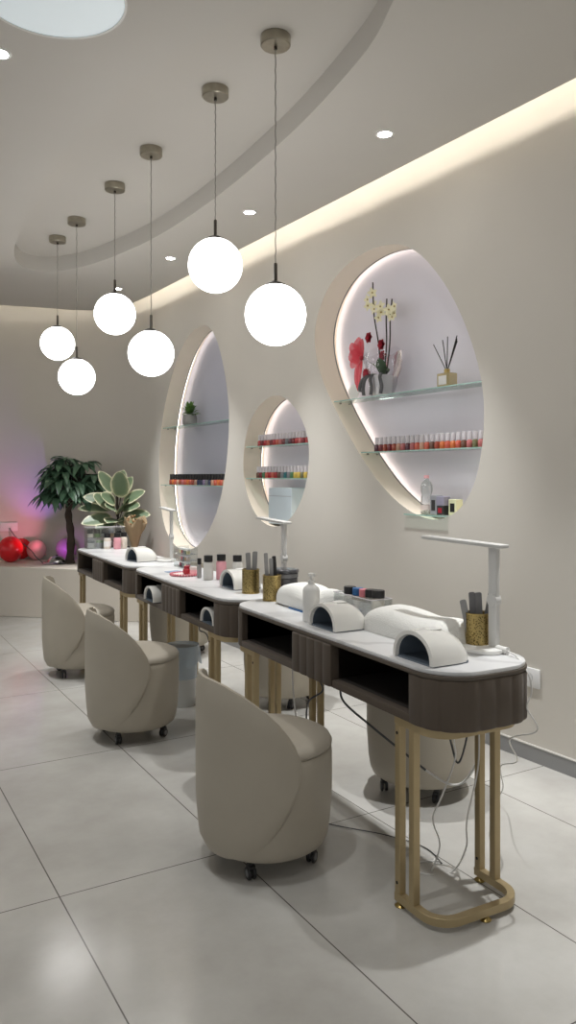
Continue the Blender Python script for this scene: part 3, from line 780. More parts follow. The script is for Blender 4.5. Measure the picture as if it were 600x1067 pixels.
bottle(D(0.282, 3.825, ZT), 'pink liquid bottle with black cap in the middle of three on the middle desk', M['pinkliq'], 0.102, 0.028)
bottle(D(0.340, 3.74, ZT), 'pale clear bottle with black cap, rightmost of three on the middle desk', M['clearliq'], 0.102, 0.028)
bottle(D(0.195, 3.93, ZT), 'slim dark grey bottle left of the clear bottles on the middle desk', M['pot'], 0.075, 0.013)
bottle(D(0.215, 5.90, ZT), 'cream labelled bottle with black cap before the clear organiser on the far desk', M['creamliq'], 0.088, 0.028, True)
bottle(D(0.280, 5.85, ZT), 'pale pink bottle with black cap, middle of three on the far desk', M['pinkliq'], 0.092, 0.028)
bottle(D(0.340, 5.88, ZT), 'white bottle with black cap, rightmost of three on the far desk', M['creamliq'], 0.092, 0.027)

# clear organiser on the near desk with capped bottles standing in it
def acrylic(loc, label, sx, sy, sz, rot, shelves=(), dividers=()):
    t = thing('acrylic_organiser', label, 'organiser', loc, rot, 'clear acrylic organisers')
    w = 0.003
    bm = bm_(); rbox(bm, 0, sx, 0, sy, 0, w); obj('bottom', bm, M['clear'], t)
    for a in ((0, w, 0, sy), (sx-w, sx, 0, sy), (w, sx-w, 0, w), (w, sx-w, sy-w, sy)):
        bm = bm_(); rbox(bm, a[0], a[1], a[2], a[3], w, sz); obj('side_panel', bm, M['clear'], t)
    for y in dividers:
        bm = bm_(); rbox(bm, w, sx-w, y, y+w, w, sz*0.8); obj('divider', bm, M['clear'], t)
    for z in shelves:
        bm = bm_(); rbox(bm, w, sx-w, w, sy-w, z, z+w); obj('shelf', bm, M['clear'], t)
    bm = bm_(); rg = [bm.verts.new(p) for p in ((0, 0, sz), (sx, 0, sz), (sx, sy, sz), (0, sy, sz))]
    bm.free()
    bm = bm_(); e = 0.0018
    for a, b in (((0, 0), (sx, 0)), ((sx, 0), (sx, sy)), ((sx, sy), (0, sy)), ((0, sy), (0, 0))): tube(bm, [(a[0], a[1], sz), (b[0], b[1], sz)], e, 6)
    obj('edge', bm, M['cap_clear'], t)
    return t
acrylic(D(0.268, 2.36, ZT), 'clear acrylic tray of black-capped jars on the near desk by the wall', 0.10, 0.27, 0.088, -ANG, (), (0.09, 0.18))
for k, (x, y, h, capm, lab) in enumerate([(0.322, 2.590, 0.078, M['black'], 'black-capped jar at the left end of the clear tray on the near desk'), (0.325, 2.535, 0.078, M['blue'], 'blue-capped jar, second from the left in the clear tray'), (0.322, 2.482, 0.080, M['pinkbead'], 'pink-capped jar, third from the left in the clear tray'), (0.326, 2.440, 0.084, M['black'], 'black-capped jar, second from the right in the clear tray'), (0.322, 2.388, 0.088, M['black'], 'black-capped jar at the right end of the clear tray')]):
    r = 0.0225 if k in (1, 2) else 0.0255
    t = thing('lidded_jar', lab, 'jar', D(x, y, ZT+0.0035), 0, 'jars in the clear tray')
    bm = bm_(); lathe(bm, [(0, 0), (r-0.003, 0), (r-0.001, 0.004), (r-0.001, h-0.012), (r*0.7, h), (0, h)], seg=24); obj('jar_body', bm, M['creamliq'] if k != 3 else M['clearliq'], t)
    bm = bm_(); lathe(bm, [(0, h), (r*0.98, h), (r, h+0.002), (r, h+0.026), (r*0.95, h+0.029), (0, h+0.029)], seg=24); obj('cap', bm, capm, t)

# far organiser with two tiers
acrylic(D(0.07, 5.945, ZT), 'clear two-tier acrylic organiser at the far end of the farthest desk', 0.30, 0.10, 0.165, -ANG, (0.085,), ())
for k in range(5):
    lab = ['leftmost', 'second', 'third', 'fourth', 'rightmost'][k]+' dark-lidded small jar on the top tier of the clear organiser on the far desk'
    t = thing('small_jar', lab, 'jar', D(0.105+k*0.056, 5.995, ZT+0.0885), 0, 'small jars on the organiser')
    bm = bm_(); lathe(bm, [(0, 0), (0.022, 0), (0.023, 0.002), (0.023, 0.028), (0, 0.028)], seg=20); obj('jar_body', bm, (M['creamliq'], M['leafgreen'], M['clearliq'], M['kraft'], M['clearliq'])[k], t)
    bm = bm_(); lathe(bm, [(0, 0.028), (0.024, 0.028), (0.024, 0.062), (0, 0.062)], seg=20); obj('cap', bm, M['black'] if k != 3 else M['grey'], t)
for k in range(4):
    lab = ['leftmost', 'second', 'third', 'rightmost'][k]+' mixed small pot on the lower tier of the clear organiser on the far desk'
    t = thing('small_pot', lab, 'jar', D(0.112+k*0.068, 5.995, ZT+0.0035), 0, 'small pots in the organiser')
    bm = bm_(); lathe(bm, [(0, 0), (0.026, 0), (0.027, 0.003), (0.027, 0.040), (0, 0.040)], seg=20); obj('jar_body', bm, (M['clearliq'], M['grey'], M['creamliq'], M['label'])[k], t)
    bm = bm_(); lathe(bm, [(0, 0.040), (0.0275, 0.040), (0.0275, 0.056), (0, 0.056)], seg=20); obj('cap', bm, (M['black'], M['leafgreen'], M['label'], M['black'])[k], t)

# beaded plate with a red jar, card, file block
t = thing('beaded_plate', 'round plate with pink beaded rim on the middle desk', 'plate', D(0.165, 4.075, ZT))
bm = bm_(); lathe(bm, [(0, 0), (0.060, 0), (0.078, 0.005), (0.080, 0.008), (0.072, 0.008), (0.058, 0.004), (0, 0.004)], seg=40); obj('dish', bm, M['plate'], t)
bm = bm_()
for k in range(30): sphere(bm, (0.080*math.cos(2*PI*k/30), 0.080*math.sin(2*PI*k/30), 0.008), 0.0078, 8, 6)
obj('beaded_rim', bm, M['pinkbead'], t)
t = thing('red_jar', 'small dark red round jar on the beaded plate', 'jar', D(0.182, 4.085, ZT+0.0045))
bm = bm_(); lathe(bm, [(0, 0), (0.018, 0), (0.023, 0.008), (0.023, 0.026), (0.017, 0.034), (0, 0.034)], seg=24); obj('jar_body', bm, M['red'], t)
bm = bm_(); lathe(bm, [(0, 0.034), (0.018, 0.034), (0.018, 0.046), (0, 0.048)], seg=24); obj('lid', bm, M['redpetal'], t)
t = thing('pink_jar', 'small pale pink jar beside the red jar on the beaded plate', 'jar', D(0.205, 4.04, ZT+0.0045))
bm = bm_(); lathe(bm, [(0, 0), (0.020, 0), (0.022, 0.006), (0.022, 0.030), (0, 0.030)], seg=24); obj('jar_body', bm, M['balpink'], t)
bm = bm_(); lathe(bm, [(0, 0.030), (0.023, 0.030), (0.023, 0.044), (0, 0.044)], seg=24); obj('lid', bm, M['plate'], t)
bm = bm_(); prism(bm, rrect(-0.045, 0.045, -0.055, 0.055, 0.006, 3), 0, 0.003)
tag(obj('card', bm, mat('grey_blue_card', (120, 142, 168), 0.5), loc=D(0.17, 4.235, ZT), rotz=-ANG+0.3), 'grey-blue flat card lying by the beaded plate', 'card')

# colour sample rack by the far lamp
rk = thing('sample_rack', 'tiered rack of small colourful pots behind the beaded plate', 'rack', D(0.27, 4.47, ZT), -ANG)
for z in (0.004, 0.044, 0.084):
    bm = bm_(); rbox(bm, 0, 0.10, -0.075, 0.075, z-0.004, z-0.001); obj('shelf', bm, M['clear'], rk)
for y in (-0.078, 0.075):
    bm = bm_(); rbox(bm, 0, 0.10, y, y+0.003, 0, 0.125); obj('side_panel', bm, M['clear'], rk)
cols = [(168, 60, 74), (206, 150, 96), (120, 110, 120), (214, 190, 176), (98, 128, 110), (190, 96, 110), (226, 214, 160), (84, 84, 100)]
SM = [mat('sample_'+n, c, 0.35) for n, c in zip(('crimson', 'apricot', 'mauve', 'shell', 'sage', 'rose', 'lemon', 'slate'), cols)]
SMN = ['crimson', 'apricot', 'mauve', 'shell pink', 'sage green', 'rose', 'lemon', 'slate']
ORD = ['first', 'second', 'third', 'fourth', 'fifth', 'sixth', 'seventh', 'eighth', 'ninth', 'tenth', 'eleventh', 'twelfth', 'thirteenth', 'fourteenth', 'fifteenth', 'sixteenth', 'seventeenth', 'eighteenth', 'nineteenth', 'twentieth', 'twenty-first', 'twenty-second', 'twenty-third', 'twenty-fourth', 'twenty-fifth', 'twenty-sixth']
pot_protos = {}
for ti, z in enumerate((0.0035, 0.0435, 0.0835)):
    for k in range(5):
        ci = (ti*3+k*2) % 8
        lab = '%s sample pot, %s from the left on the %s tier of the rack' % (SMN[ci], ORD[k], ('bottom', 'middle', 'top')[ti])
        p = Matrix.Rotation(-ANG, 3, 'Z') @ Vector((0.045, 0.058-k*0.029, z))
        loc = D(0.27, 4.47, ZT)+p
        if ci in pot_protos: dup(pot_protos[ci], loc, 0, lab)
        else:
            t = thing('sample_pot', lab, 'pot', loc, 0, 'sample pots in the rack')
            bm = bm_(); lathe(bm, [(0, 0), (0.012, 0), (0.013, 0.002), (0.013, 0.020), (0, 0.020)], seg=16); obj('pot_body', bm, SM[ci], t)
            bm = bm_(); lathe(bm, [(0, 0.020), (0.0135, 0.020), (0.0135, 0.032), (0, 0.032)], seg=16); obj('lid', bm, M['cap_clear'] if ci % 2 else M['label'], t)
            pot_protos[ci] = t

# ------------------------------------------------------------------ niche contents
def chord(k, z):
    P = OUT[k]; xs = []
    for i in range(len(P)):
        a, b = P[i-1], P[i]
        if (a.y-z)*(b.y-z) < 0: xs.append(a.x+(b.x-a.x)*(z-a.y)/(b.y-a.y))
    return min(xs), max(xs)
def glass_shelf(k, z, label):
    u0, u1 = chord(k, z); u0 += 0.006; u1 -= 0.006
    t = thing('glass_shelf', label, 'shelf', (WALLX+0.012, u0, z), 0, 'glass shelves in the niches')
    L = u1-u0; d = JD-0.052
    bm = bm_(); rbox(bm, 0.004, d, 0.004, L-0.004, -0.003, 0.003); obj('pane', bm, M['glass'], t, smooth=0)
    bm = bm_(); rbox(bm, 0, 0.004, 0, L, -0.0032, 0.0032); obj('front_edge', bm, M['gedge'], t, smooth=0)
    for y in (0.004, L-0.004):
        for x in (0.045, d-0.03):
            bm = bm_(); cyl(bm, (x, y-0.014 if y > 0.1 else y-0.002, -0.009), 0.005, 0.016, 12, 'y'); obj('support_peg', bm, M['nickel'], t)
    return u0, u1
SH = {}
SH['big_hi'] = glass_shelf('big', 1.800, 'upper glass shelf of the largest niche carrying the orchid and diffuser')
SH['big_lo'] = glass_shelf('big', 1.468, 'lower glass shelf of the largest niche with a long row of polishes')
SH['small_hi'] = glass_shelf('small', 1.547, 'upper glass shelf of the small middle niche')
SH['small_lo'] = glass_shelf('small', 1.308, 'lower glass shelf of the small middle niche')
SH['tall_hi'] = glass_shelf('tall', 1.775, 'upper glass shelf of the tall niche with the green plant')
SH['tall_lo'] = glass_shelf('tall', 1.245, 'lower glass shelf of the tall niche with black-capped polishes')

POL = {'dark red': (120, 24, 34), 'brick': (158, 68, 48), 'coral': (200, 92, 72), 'orange': (206, 110, 56), 'rose': (190, 104, 104), 'plum': (92, 48, 62), 'brown': (104, 68, 52), 'nude': (196, 150, 126), 'olive': (108, 104, 70), 'red': (176, 30, 38), 'teal': (40, 104, 112), 'green': (70, 118, 80), 'yellow': (206, 176, 80), 'grey': (130, 130, 134), 'lilac': (140, 122, 156), 'navy': (46, 52, 84)}
PM = {k: mat('polish_'+k.replace(' ', '_'), v, 0.15, coat=0.5) for k, v in POL.items()}
pol_proto = {}
def polish(colour, capn, loc, label, group, s=1.0):
    key = (colour, capn, s)
    if key in pol_proto: return dup(pol_proto[key], loc, 0, label, group)
    t = thing('nail_polish', label, 'nail polish', loc, 0, group)
    bm = bm_(); lathe(bm, [(0, 0), (0.0155*s, 0), (0.017*s, 0.002), (0.017*s, 0.034*s), (0.012*s, 0.041*s), (0.008*s, 0.043*s), (0, 0.043*s)], seg=18); obj('polish_bottle', bm, PM[colour], t, smooth=45)
    cm = {'clear': M['cap_clear'], 'black': M['black']}[capn]
    bm = bm_(); lathe(bm, [(0, 0.043*s), (0.0125*s, 0.043*s), (0.0115*s, 0.084*s), (0.010*s, 0.086*s), (0, 0.086*s)], seg=18); obj('cap', bm, cm, t, smooth=45)
    pol_proto[key] = t
    return t
def row(key, z, seq, capn, where, group, pad0, pad1, s=1.0, dx=0.075):
    u0, u1 = SH[key]; n = len(seq)
    for i, c in enumerate(seq):
        u = u1-pad1-(u1-u0-pad0-pad1)*i/(n-1)
        polish(c, capn, (WALLX+dx, u, z+0.0045), '%s nail polish, %s from the left on the %s' % (c, ORD[i], where), group, s)
row('big_lo', 1.468, ['plum', 'dark red', 'brick', 'dark red', 'brick', 'nude', 'rose', 'plum', 'rose', 'coral', 'nude', 'coral', 'brown', 'brick', 'orange', 'coral', 'orange', 'coral', 'brown', 'rose', 'olive', 'rose', 'brown'], 'clear', 'lower shelf of the largest niche', 'polishes in the largest niche', 0.03, 0.075)
row('small_hi', 1.547, ['red', 'dark red', 'red', 'coral', 'dark red', 'red', 'coral', 'rose', 'dark red', 'grey', 'plum', 'dark red', 'red', 'rose', 'dark red', 'red', 'dark red', 'plum'], 'clear', 'upper shelf of the small niche', 'polishes on the upper shelf of the small niche', 0.03, 0.10)
row('small_lo', 1.308, ['brown', 'dark red', 'green', 'coral', 'red', 'coral', 'red', 'brown', 'grey', 'teal', 'grey', 'green', 'yellow', 'yellow', 'olive', 'yellow', 'navy', 'teal'], 'clear', 'lower shelf of the small niche', 'polishes on the lower shelf of the small niche', 0.03, 0.08)
row('tall_lo', 1.245, ['brick', 'orange', 'coral', 'nude', 'brick', 'rose', 'coral', 'orange', 'coral', 'brick', 'nude', 'navy', 'navy', 'lilac', 'grey', 'navy', 'nude', 'coral', 'orange', 'coral', 'nude', 'coral'], 'black', 'lower shelf of the tall niche', 'black-capped polishes in the tall niche', 0.05, 0.10, 1.12)

def leafgrid(bm, base, dirv, up, L, W, droop=0.3, n=8, m=4, margin=None, fold=0.25, sharp=1.0):
    """one leaf blade; optional margin attribute layer for edge colouring"""
    d = dirv.normalized(); s = d.cross(up)
    if s.length < 1e-4: s = d.orthogonal()
    s.normalize(); u = s.cross(d).normalized()
    g = []
    for i in range(n+1):
        f = i/n; w = W*0.5*(math.sin(PI*min(1, f**0.8*0.985+0.012))**(0.8*sharp))
        p = base+d*(L*f*(1-0.15*droop*f))-Vector((0, 0, 1))*(droop*L*f*f)
        rowv = []
        for j in range(-m, m+1):
            q = j/m
            v = bm.verts.new(p+s*(w*q)+u*(abs(q)*w*fold))
            if margin is not None: v[margin] = max(abs(q)**1.5, (1-f)**6, f**7)
            rowv.append(v)
        g.append(rowv)
    for a, b in zip(g, g[1:]):
        for j in range(2*m): bm.faces.new((a[j], a[j+1], b[j+1], b[j]))

def rnddir(rnd, zmin=-1, zmax=1):
    z = rnd.uniform(zmin, zmax); a = rnd.uniform(0, 2*PI); r = math.sqrt(max(0, 1-z*z)); return Vector((r*math.cos(a), r*math.sin(a), z))

# plant on the tall niche shelf
t = thing('potted_fern', 'small green leafy plant in grey pot on the upper shelf of the tall niche', 'plant', (WALLX+0.085, 6.33, 1.7795))
bm = bm_(); lathe(bm, [(0, 0), (0.050, 0), (0.064, 0.015), (0.066, 0.06), (0.058, 0.095), (0.052, 0.095), (0.052, 0.08), (0, 0.08)], seg=28); obj('pot', bm, M['pot'], t, smooth=45)
bm = bm_(); rnd = random.Random(3)
for k in range(90):
    d = rnddir(rnd, -0.15, 1.0); d.x *= 0.42; d.y *= 1.2
    base = Vector((0, 0, 0.10))+d*rnd.uniform(0.01, 0.085)
    leafgrid(bm, base, d+Vector((rnd.uniform(-.3, .3), rnd.uniform(-.6, .6), rnd.uniform(0, .5)))*.7, Vector((0, 0, 1)), rnd.uniform(0.05, 0.085), 0.026, 0.25, 4, 1)
for v in bm.verts: v.co.x = max(-0.13, min(0.075, v.co.x))
obj('foliage', bm, M['leafgreen'], t, smooth=60)
bm = bm_()
for k in range(7):
    d = rnddir(rnd, 0.3, 1); tube(bm, [(0, 0, 0.08), (d.x*0.03, d.y*0.05, 0.13), (d.x*0.06, d.y*0.10, 0.17)], 0.002, 5)
obj('stem', bm, M['stem'], t)

# orchid arrangement
OR = (WALLX+0.085, 3.635, 1.8045)
t = thing('orchid_arrangement', 'orchid gift arrangement with red bow on the upper shelf of the largest niche', 'plant', OR)
bm = bm_(); lathe(bm, [(0, 0), (0.048, 0), (0.052, 0.004), (0.062, 0.125), (0.058, 0.125), (0.050, 0.11), (0, 0.11)], seg=28); obj('pot', bm, M['whitepot'], t)
STEMS = [[(0, 0.02, 0.10), (0.0, 0.035, 0.30), (-0.01, 0.07, 0.50), (-0.01, 0.082, 0.70)], [(0, -0.01, 0.10), (0, -0.035, 0.30), (-0.01, -0.045, 0.45), (-0.01, -0.05, 0.575)], [(0, -0.03, 0.10), (0, -0.065, 0.30), (-0.01, -0.082, 0.45), (-0.01, -0.098, 0.565)]]
for sp in STEMS:
    bm = bm_(); tube(bm, catmull(sp, 8), 0.0042, 7); obj('stem', bm, M['stem'], t)
def bloom(bm, c, r, face, n=5, rnd=random):
    f = face.normalized(); a = f.orthogonal().normalized(); b = f.cross(a)
    for k in range(n):
        th = 2*PI*k/n+rnd.uniform(-.15, .15); d = a*math.cos(th)+b*math.sin(th)+f*0.25
        leafgrid(bm, c, d, f, r, r*0.62, 0.05, 5, 2, None, 0.2, 0.7)
rnd = random.Random(11)
for (y, z) in ((0.115, 0.60), (0.125, 0.565), (0.075, 0.635), (0.050, 0.53), (0.07, 0.56), (-0.01, 0.535), (0.005, 0.505), (0.02, 0.475), (-0.095, 0.50), (-0.125, 0.475), (-0.145, 0.51), (-0.11, 0.455), (-0.08, 0.49)):
    bm = bm_(); c = Vector((-0.02+rnd.uniform(-.015, .015), y, z)); bloom(bm, c, rnd.uniform(0.030, 0.042), Vector((-1, rnd.uniform(-.5, .2), rnd.uniform(-.3, .3))), 5, rnd); fl = obj('orchid_flower', bm, M['petal'], t, smooth=60)
    bm = bm_(); sphere(bm, c+Vector((-0.004, 0, 0)), 0.0055, 8, 6); obj('flower_centre', bm, M['brass'], fl)
for (y, z, r) in ((0.075, 0.36, 0.040), (-0.045, 0.30, 0.040), (-0.055, 0.235, 0.036)):
    bm = bm_(); c = Vector((-0.03, y, z))
    for q in range(3):
        for k in range(6):
            th = 2*PI*k/6+q*0.5; d = Vector((-0.5-0.5*q, math.cos(th), math.sin(th))); leafgrid(bm, c, d, Vector((-1, 0, 0)), r*(1-0.15*q), r*1.0, 0.02, 4, 2, None, 0.5, 0.6)
    obj('red_rose', bm, M['redpetal'], t, smooth=60)
for d, L in ((Vector((-0.2, 0.35, 0.6)), 0.17), (Vector((-0.35, -0.25, 0.75)), 0.17), (Vector((-0.25, 0.9, 0.30)), 0.13), (Vector((-0.2, -0.6, 0.5)), 0.11)):
    bm = bm_(); leafgrid(bm, Vector((0, 0, 0.12)), d, Vector((0, 0, 1)), L, 0.062, 0.25, 8, 3); obj('leaf', bm, M['orleaf'], t, smooth=60)
bm = bm_()   # dark satin ribbons falling over the pot
for y0, sw, z1 in ((0.055, 0.05, 0.006), (0.03, -0.02, 0.004), (-0.055, -0.03, 0.004), (0.075, 0.07, 0.03)):
    pts = catmull([(-0.055, y0, 0.13), (-0.075, y0+sw*0.4, 0.10), (-0.072, y0+sw*0.8, 0.05), (-0.075, y0+sw*0.6, z1)], 6); w = 0.014
    a = [bm.verts.new(p+Vector((0, -w, 0))) for p in pts]; b = [bm.verts.new(p+Vector((-0.004, w, 0.004))) for p in pts]
    for i in range(len(a)-1): bm.faces.new((a[i], a[i+1], b[i+1], b[i]))
o = obj('ribbon', bm, M['ribbon'], t, smooth=60); o.modifiers.new('s', 'SOLIDIFY').thickness = 0.001
bm = bm_(); rnd = random.Random(5)
for k in range(14):
    th = -0.2+k*2*PI/14; c = Vector((-0.045, 0.08, 0.145)); d = Vector((-0.4, math.cos(th), 0.6*math.sin(th))); leafgrid(bm, c, d, Vector((-1, 0, 0)), 0.045, 0.022, 0.1, 4, 2)
obj('berry_sprig', bm, M['redpetal'], t, smooth=60)
bm = bm_()   # red organza bow on the left
c = Vector((-0.05, 0.140, 0.245))
for d, L, W in ((Vector((0, 0.25, 1)), 0.14, 0.10), (Vector((-.1, 0.9, 0.25)), 0.12, 0.085), (Vector((-.1, 0.9, -0.35)), 0.11, 0.075), (Vector((0, 0.25, -1)), 0.18, 0.075), (Vector((0, -0.05, 0.9)), 0.12, 0.08), (Vector((-.2, 0.6, 0.75)), 0.13, 0.08), (Vector((-.1, 0.05, -1)), 0.20, 0.06)):
    leafgrid(bm, c, d, Vector((-1, 0, 0)), L, W, 0.03, 8, 3, None, 0.35, 0.55)
bw = obj('bow', bm, M['bow'], t, smooth=60)
bm = bm_(); sphere(bm, c, 0.016, 12, 8); obj('bow_knot', bm, M['redpetal'], bw)
bm = bm_()   # crumpled clear cellophane wrap
N = 40; rings = []
for i, (r, z) in enumerate(((0.066, 0.004), (0.085, 0.07), (0.105, 0.15), (0.12, 0.22), (0.125, 0.27))):
    rg = []
    for k in range(N):
        a = 2*PI*k/N; q = r*(1+0.10*math.sin(a*7+i)+0.05*math.sin(a*13-i*2)); x = q*math.cos(a)*0.72; y = q*math.sin(a)*1.15
        rg.append(bm.verts.new((max(-0.078, min(0.085, x)), y, z+0.012*math.sin(a*5+i))))
    rings.append(rg)
for a, b in zip(rings, rings[1:]):
    for k in range(N): bm.faces.new((a[k], a[(k+1) % N], b[(k+1) % N], b[k]))
obj('cellophane', bm, M['cello'], t, smooth=60)
bm = bm_()
tube(bm, catmull([(-0.045, 0.16, 0.245), (-0.04, 0.12, 0.25), (-0.03, 0.08, 0.22)], 6), 0.003, 6); obj('bow_tail', bm, M['label'], t)
t2 = thing('white_gift_tag', 'white oval tag hanging behind the red bow beside the orchid', 'tag', (WALLX+0.07, 3.90, 1.855))
bm = bm_(); prism(bm, [(0.045*math.cos(2*PI*k/30), 0.055*math.sin(2*PI*k/30)) for k in range(30)], -0.0025, 0.0025)
bmesh.ops.transform(bm, matrix=Matrix.Rotation(PI/2, 4, 'Y'), verts=bm.verts[:]); obj('oval_card', bm, M['label'], t2)
bm = bm_(); lathe(bm, [(0, -0.051), (0.014, -0.051), (0.014, -0.048), (0.003, -0.045), (0.003, -0.030), (0, -0.030)], seg=14); obj('stand', bm, M['label'], t2)

# reed diffuser
t = thing('reed_diffuser', 'square glass reed diffuser with black sticks on the right of the upper shelf', 'diffuser', (WALLX+0.075, 3.08, 1.8045))
bm = bm_(); rbox(bm, -0.034, 0.034, -0.045, 0.045, 0, 0.075, 0.006); b = obj('bottle_body', bm, M['amber'], t)
bm = bm_(); rbox(bm, -0.0348, -0.034, -0.030, 0.030, 0.012, 0.060); obj('bottle_label', bm, M['label'], b)
bm = bm_(); lathe(bm, [(0.014, 0.075), (0.016, 0.077), (0.016, 0.097), (0.011, 0.099), (0.011, 0.075)], seg=20); obj('collar', bm, M['brass'], t)
for y, x, z in ((0.105, 0.0, 0.245), (0.055, 0.02, 0.265), (-0.015, -0.01, 0.27), (-0.060, 0.015, 0.255), (-0.085, -0.01, 0.265), (-0.072, 0.005, 0.24)):
    bm = bm_(); tube(bm, [(-x*0.4, -y*0.35, 0.006), (x*0.15, y*0.1, 0.098), (x, y, z)], 0.0026, 6); obj('reed', bm, M['reed'], t)

# bottom of the big niche
t = thing('acrylic_plate', 'clear plate at the bottom of the largest niche under the water bottle', 'plate', (WALLX-0.02, 2.99, 1.112))
bm = bm_(); rbox(bm, 0, 0.165, 0.0, 0.33, -0.003, 0.003); obj('pane', bm, M['glass'], t)
bm = bm_(); rbox(bm, -0.003, 0, 0.0, 0.33, -0.0035, 0.0035); obj('front_edge', bm, M['gedge'], t)
t = thing('water_bottle', 'clear plastic bottle with pinkish cap at the bottom of the largest niche', 'bottle', (WALLX+0.07, 3.235, 1.1155))
bm = bm_(); lathe(bm, [(0, 0.004), (0.028, 0), (0.033, 0.006), (0.034, 0.06), (0.031, 0.075), (0.032, 0.085), (0.026, 0.105), (0.033, 0.125), (0.034, 0.150), (0.028, 0.172), (0.013, 0.186), (0.0125, 0.20), (0, 0.20)], seg=28); b = obj('bottle_body', bm, M['petclear'], t, smooth=60)
bm = bm_(); lathe(bm, [(0.0346, 0.022), (0.0346, 0.050)], seg=28); obj('bottle_label', bm, M['plate'], b)
bm = bm_(); lathe(bm, [(0, 0.197), (0.0145, 0.197), (0.0145, 0.214), (0, 0.215)], seg=20); obj('cap', bm, M['balpink'], t)
def smallbox(y, x, z, sx, sy, sz, m, lab, nm='small_box', lidm=None):
    t = thing(nm, lab, 'box', (WALLX+x, y, z), 0)
    bm = bm_(); rbox(bm, -sx/2, sx/2, -sy/2, sy/2, 0, sz, 0.002, 1); b = obj('carton', bm, m, t)
    if lidm:
        bm = bm_(); rbox(bm, -sx/2-0.0008, -sx/2, -sy*0.28, sy*0.28, sz*0.2, sz*0.75); obj('front_label', bm, lidm, b)
ZB = 1.1155
smallbox(3.155, 0.07, ZB, 0.05, 0.052, 0.105, M['grey'], 'grey upright box right of the clear bottle in the largest niche', lidm=M['filedark'])
smallbox(3.093, 0.06, ZB, 0.05, 0.050, 0.050, M['filedark'], 'charcoal cube box at the bottom of the largest niche', lidm=M['redpetal'])
smallbox(3.093, 0.06, ZB+0.0505, 0.05, 0.058, 0.050, mat('lilac_grey_box', (150, 146, 164), 0.5), 'lilac-grey box stacked on the charcoal box in the largest niche')
smallbox(3.025, 0.085, ZB+0.0, 0.05, 0.058, 0.085, mat('pale_yellow_box', (214, 214, 176), 0.5), 'pale yellow box with black print right of the stacked boxes', lidm=M['reed'])

# white box in the small niche
t = thing('white_carton', 'plain white carton standing in the bottom of the small niche', 'box', (WALLX+0.088, 4.72, 0.982))
bm = bm_(); rbox(bm, -0.06, 0.06, -0.16, 0.15, 0.0, 0.26, 0.003, 1); b = obj('carton', bm, mat('white_carton', (196, 208, 214), 0.6), t)
bm = bm_(); rbox(bm, -0.061, -0.06, -0.155, 0.145, 0.20, 0.203); obj('lid_seam', bm, M['grey'], b)

# ------------------------------------------------------------------ podium things
ZP = 0.4705
# money tree
t = thing('money_tree', 'dark green umbrella-leaved tree with slim trunk on the cream platform', 'plant', (2.29, 7.60, ZP))
bm = bm_(); lathe(bm, [(0, 0), (0.052, 0), (0.056, 0.006), (0.050, 0.022), (0.03, 0.03), (0, 0.03)], seg=32); obj('root_flare', bm, M['trunk'], t)
bm = bm_(); pts = catmull([(0, 0, 0.01), (0.012, 0.0, 0.26), (-0.012, 0.0, 0.48), (0.0, 0, 0.62), (0.01, 0, 0.78)], 8); tube(bm, pts, 0.05, 14, radii=[0.040-0.014*i/(len(pts)-1)+0.004*math.sin(i*1.3) for i in range(len(pts))]); obj('trunk', bm, M['trunk'], t, smooth=60)
rnd = random.Random(21); bm = bm_(); bs = bm_()
for k in range(54):
    d = rnddir(rnd, -0.55, 1.0); r = rnd.uniform(0.55, 1.0)
    hub = Vector((d.x*0.25*r, d.y*0.24*r, 0.80+(d.z if d.z > 0 else d.z*1.25)*0.27*r))
    tube(bs, [(0.01, 0, 0.70+0.06*rnd.random()), tuple((Vector((0, 0, 0.78))+hub)/2+Vector((0, 0, 0.05))), tuple(hub)], 0.005, 6)
    od = Vector((d.x, d.y, 0.25*d.z+0.05)); od.normalize()
    a = od.cross(Vector((0, 0, 1)))
    if a.length < 1e-3: a = Vector((1, 0, 0))
    a.normalize(); n = 6
    for q in range(n):
        th = (q-(n-1)/2)*0.85; dd = od*math.cos(th)+a*math.sin(th)+Vector((0, 0, -0.10))
        leafgrid(bm, hub, dd, Vector((0, 0, 1)), rnd.uniform(0.15, 0.21), 0.070, rnd.uniform(0.35, 0.75), 7, 2, None, 0.3)
obj('foliage', bm, M['leafdark'], t, smooth=60); obj('branches', bs, M['trunk'], t, smooth=60)

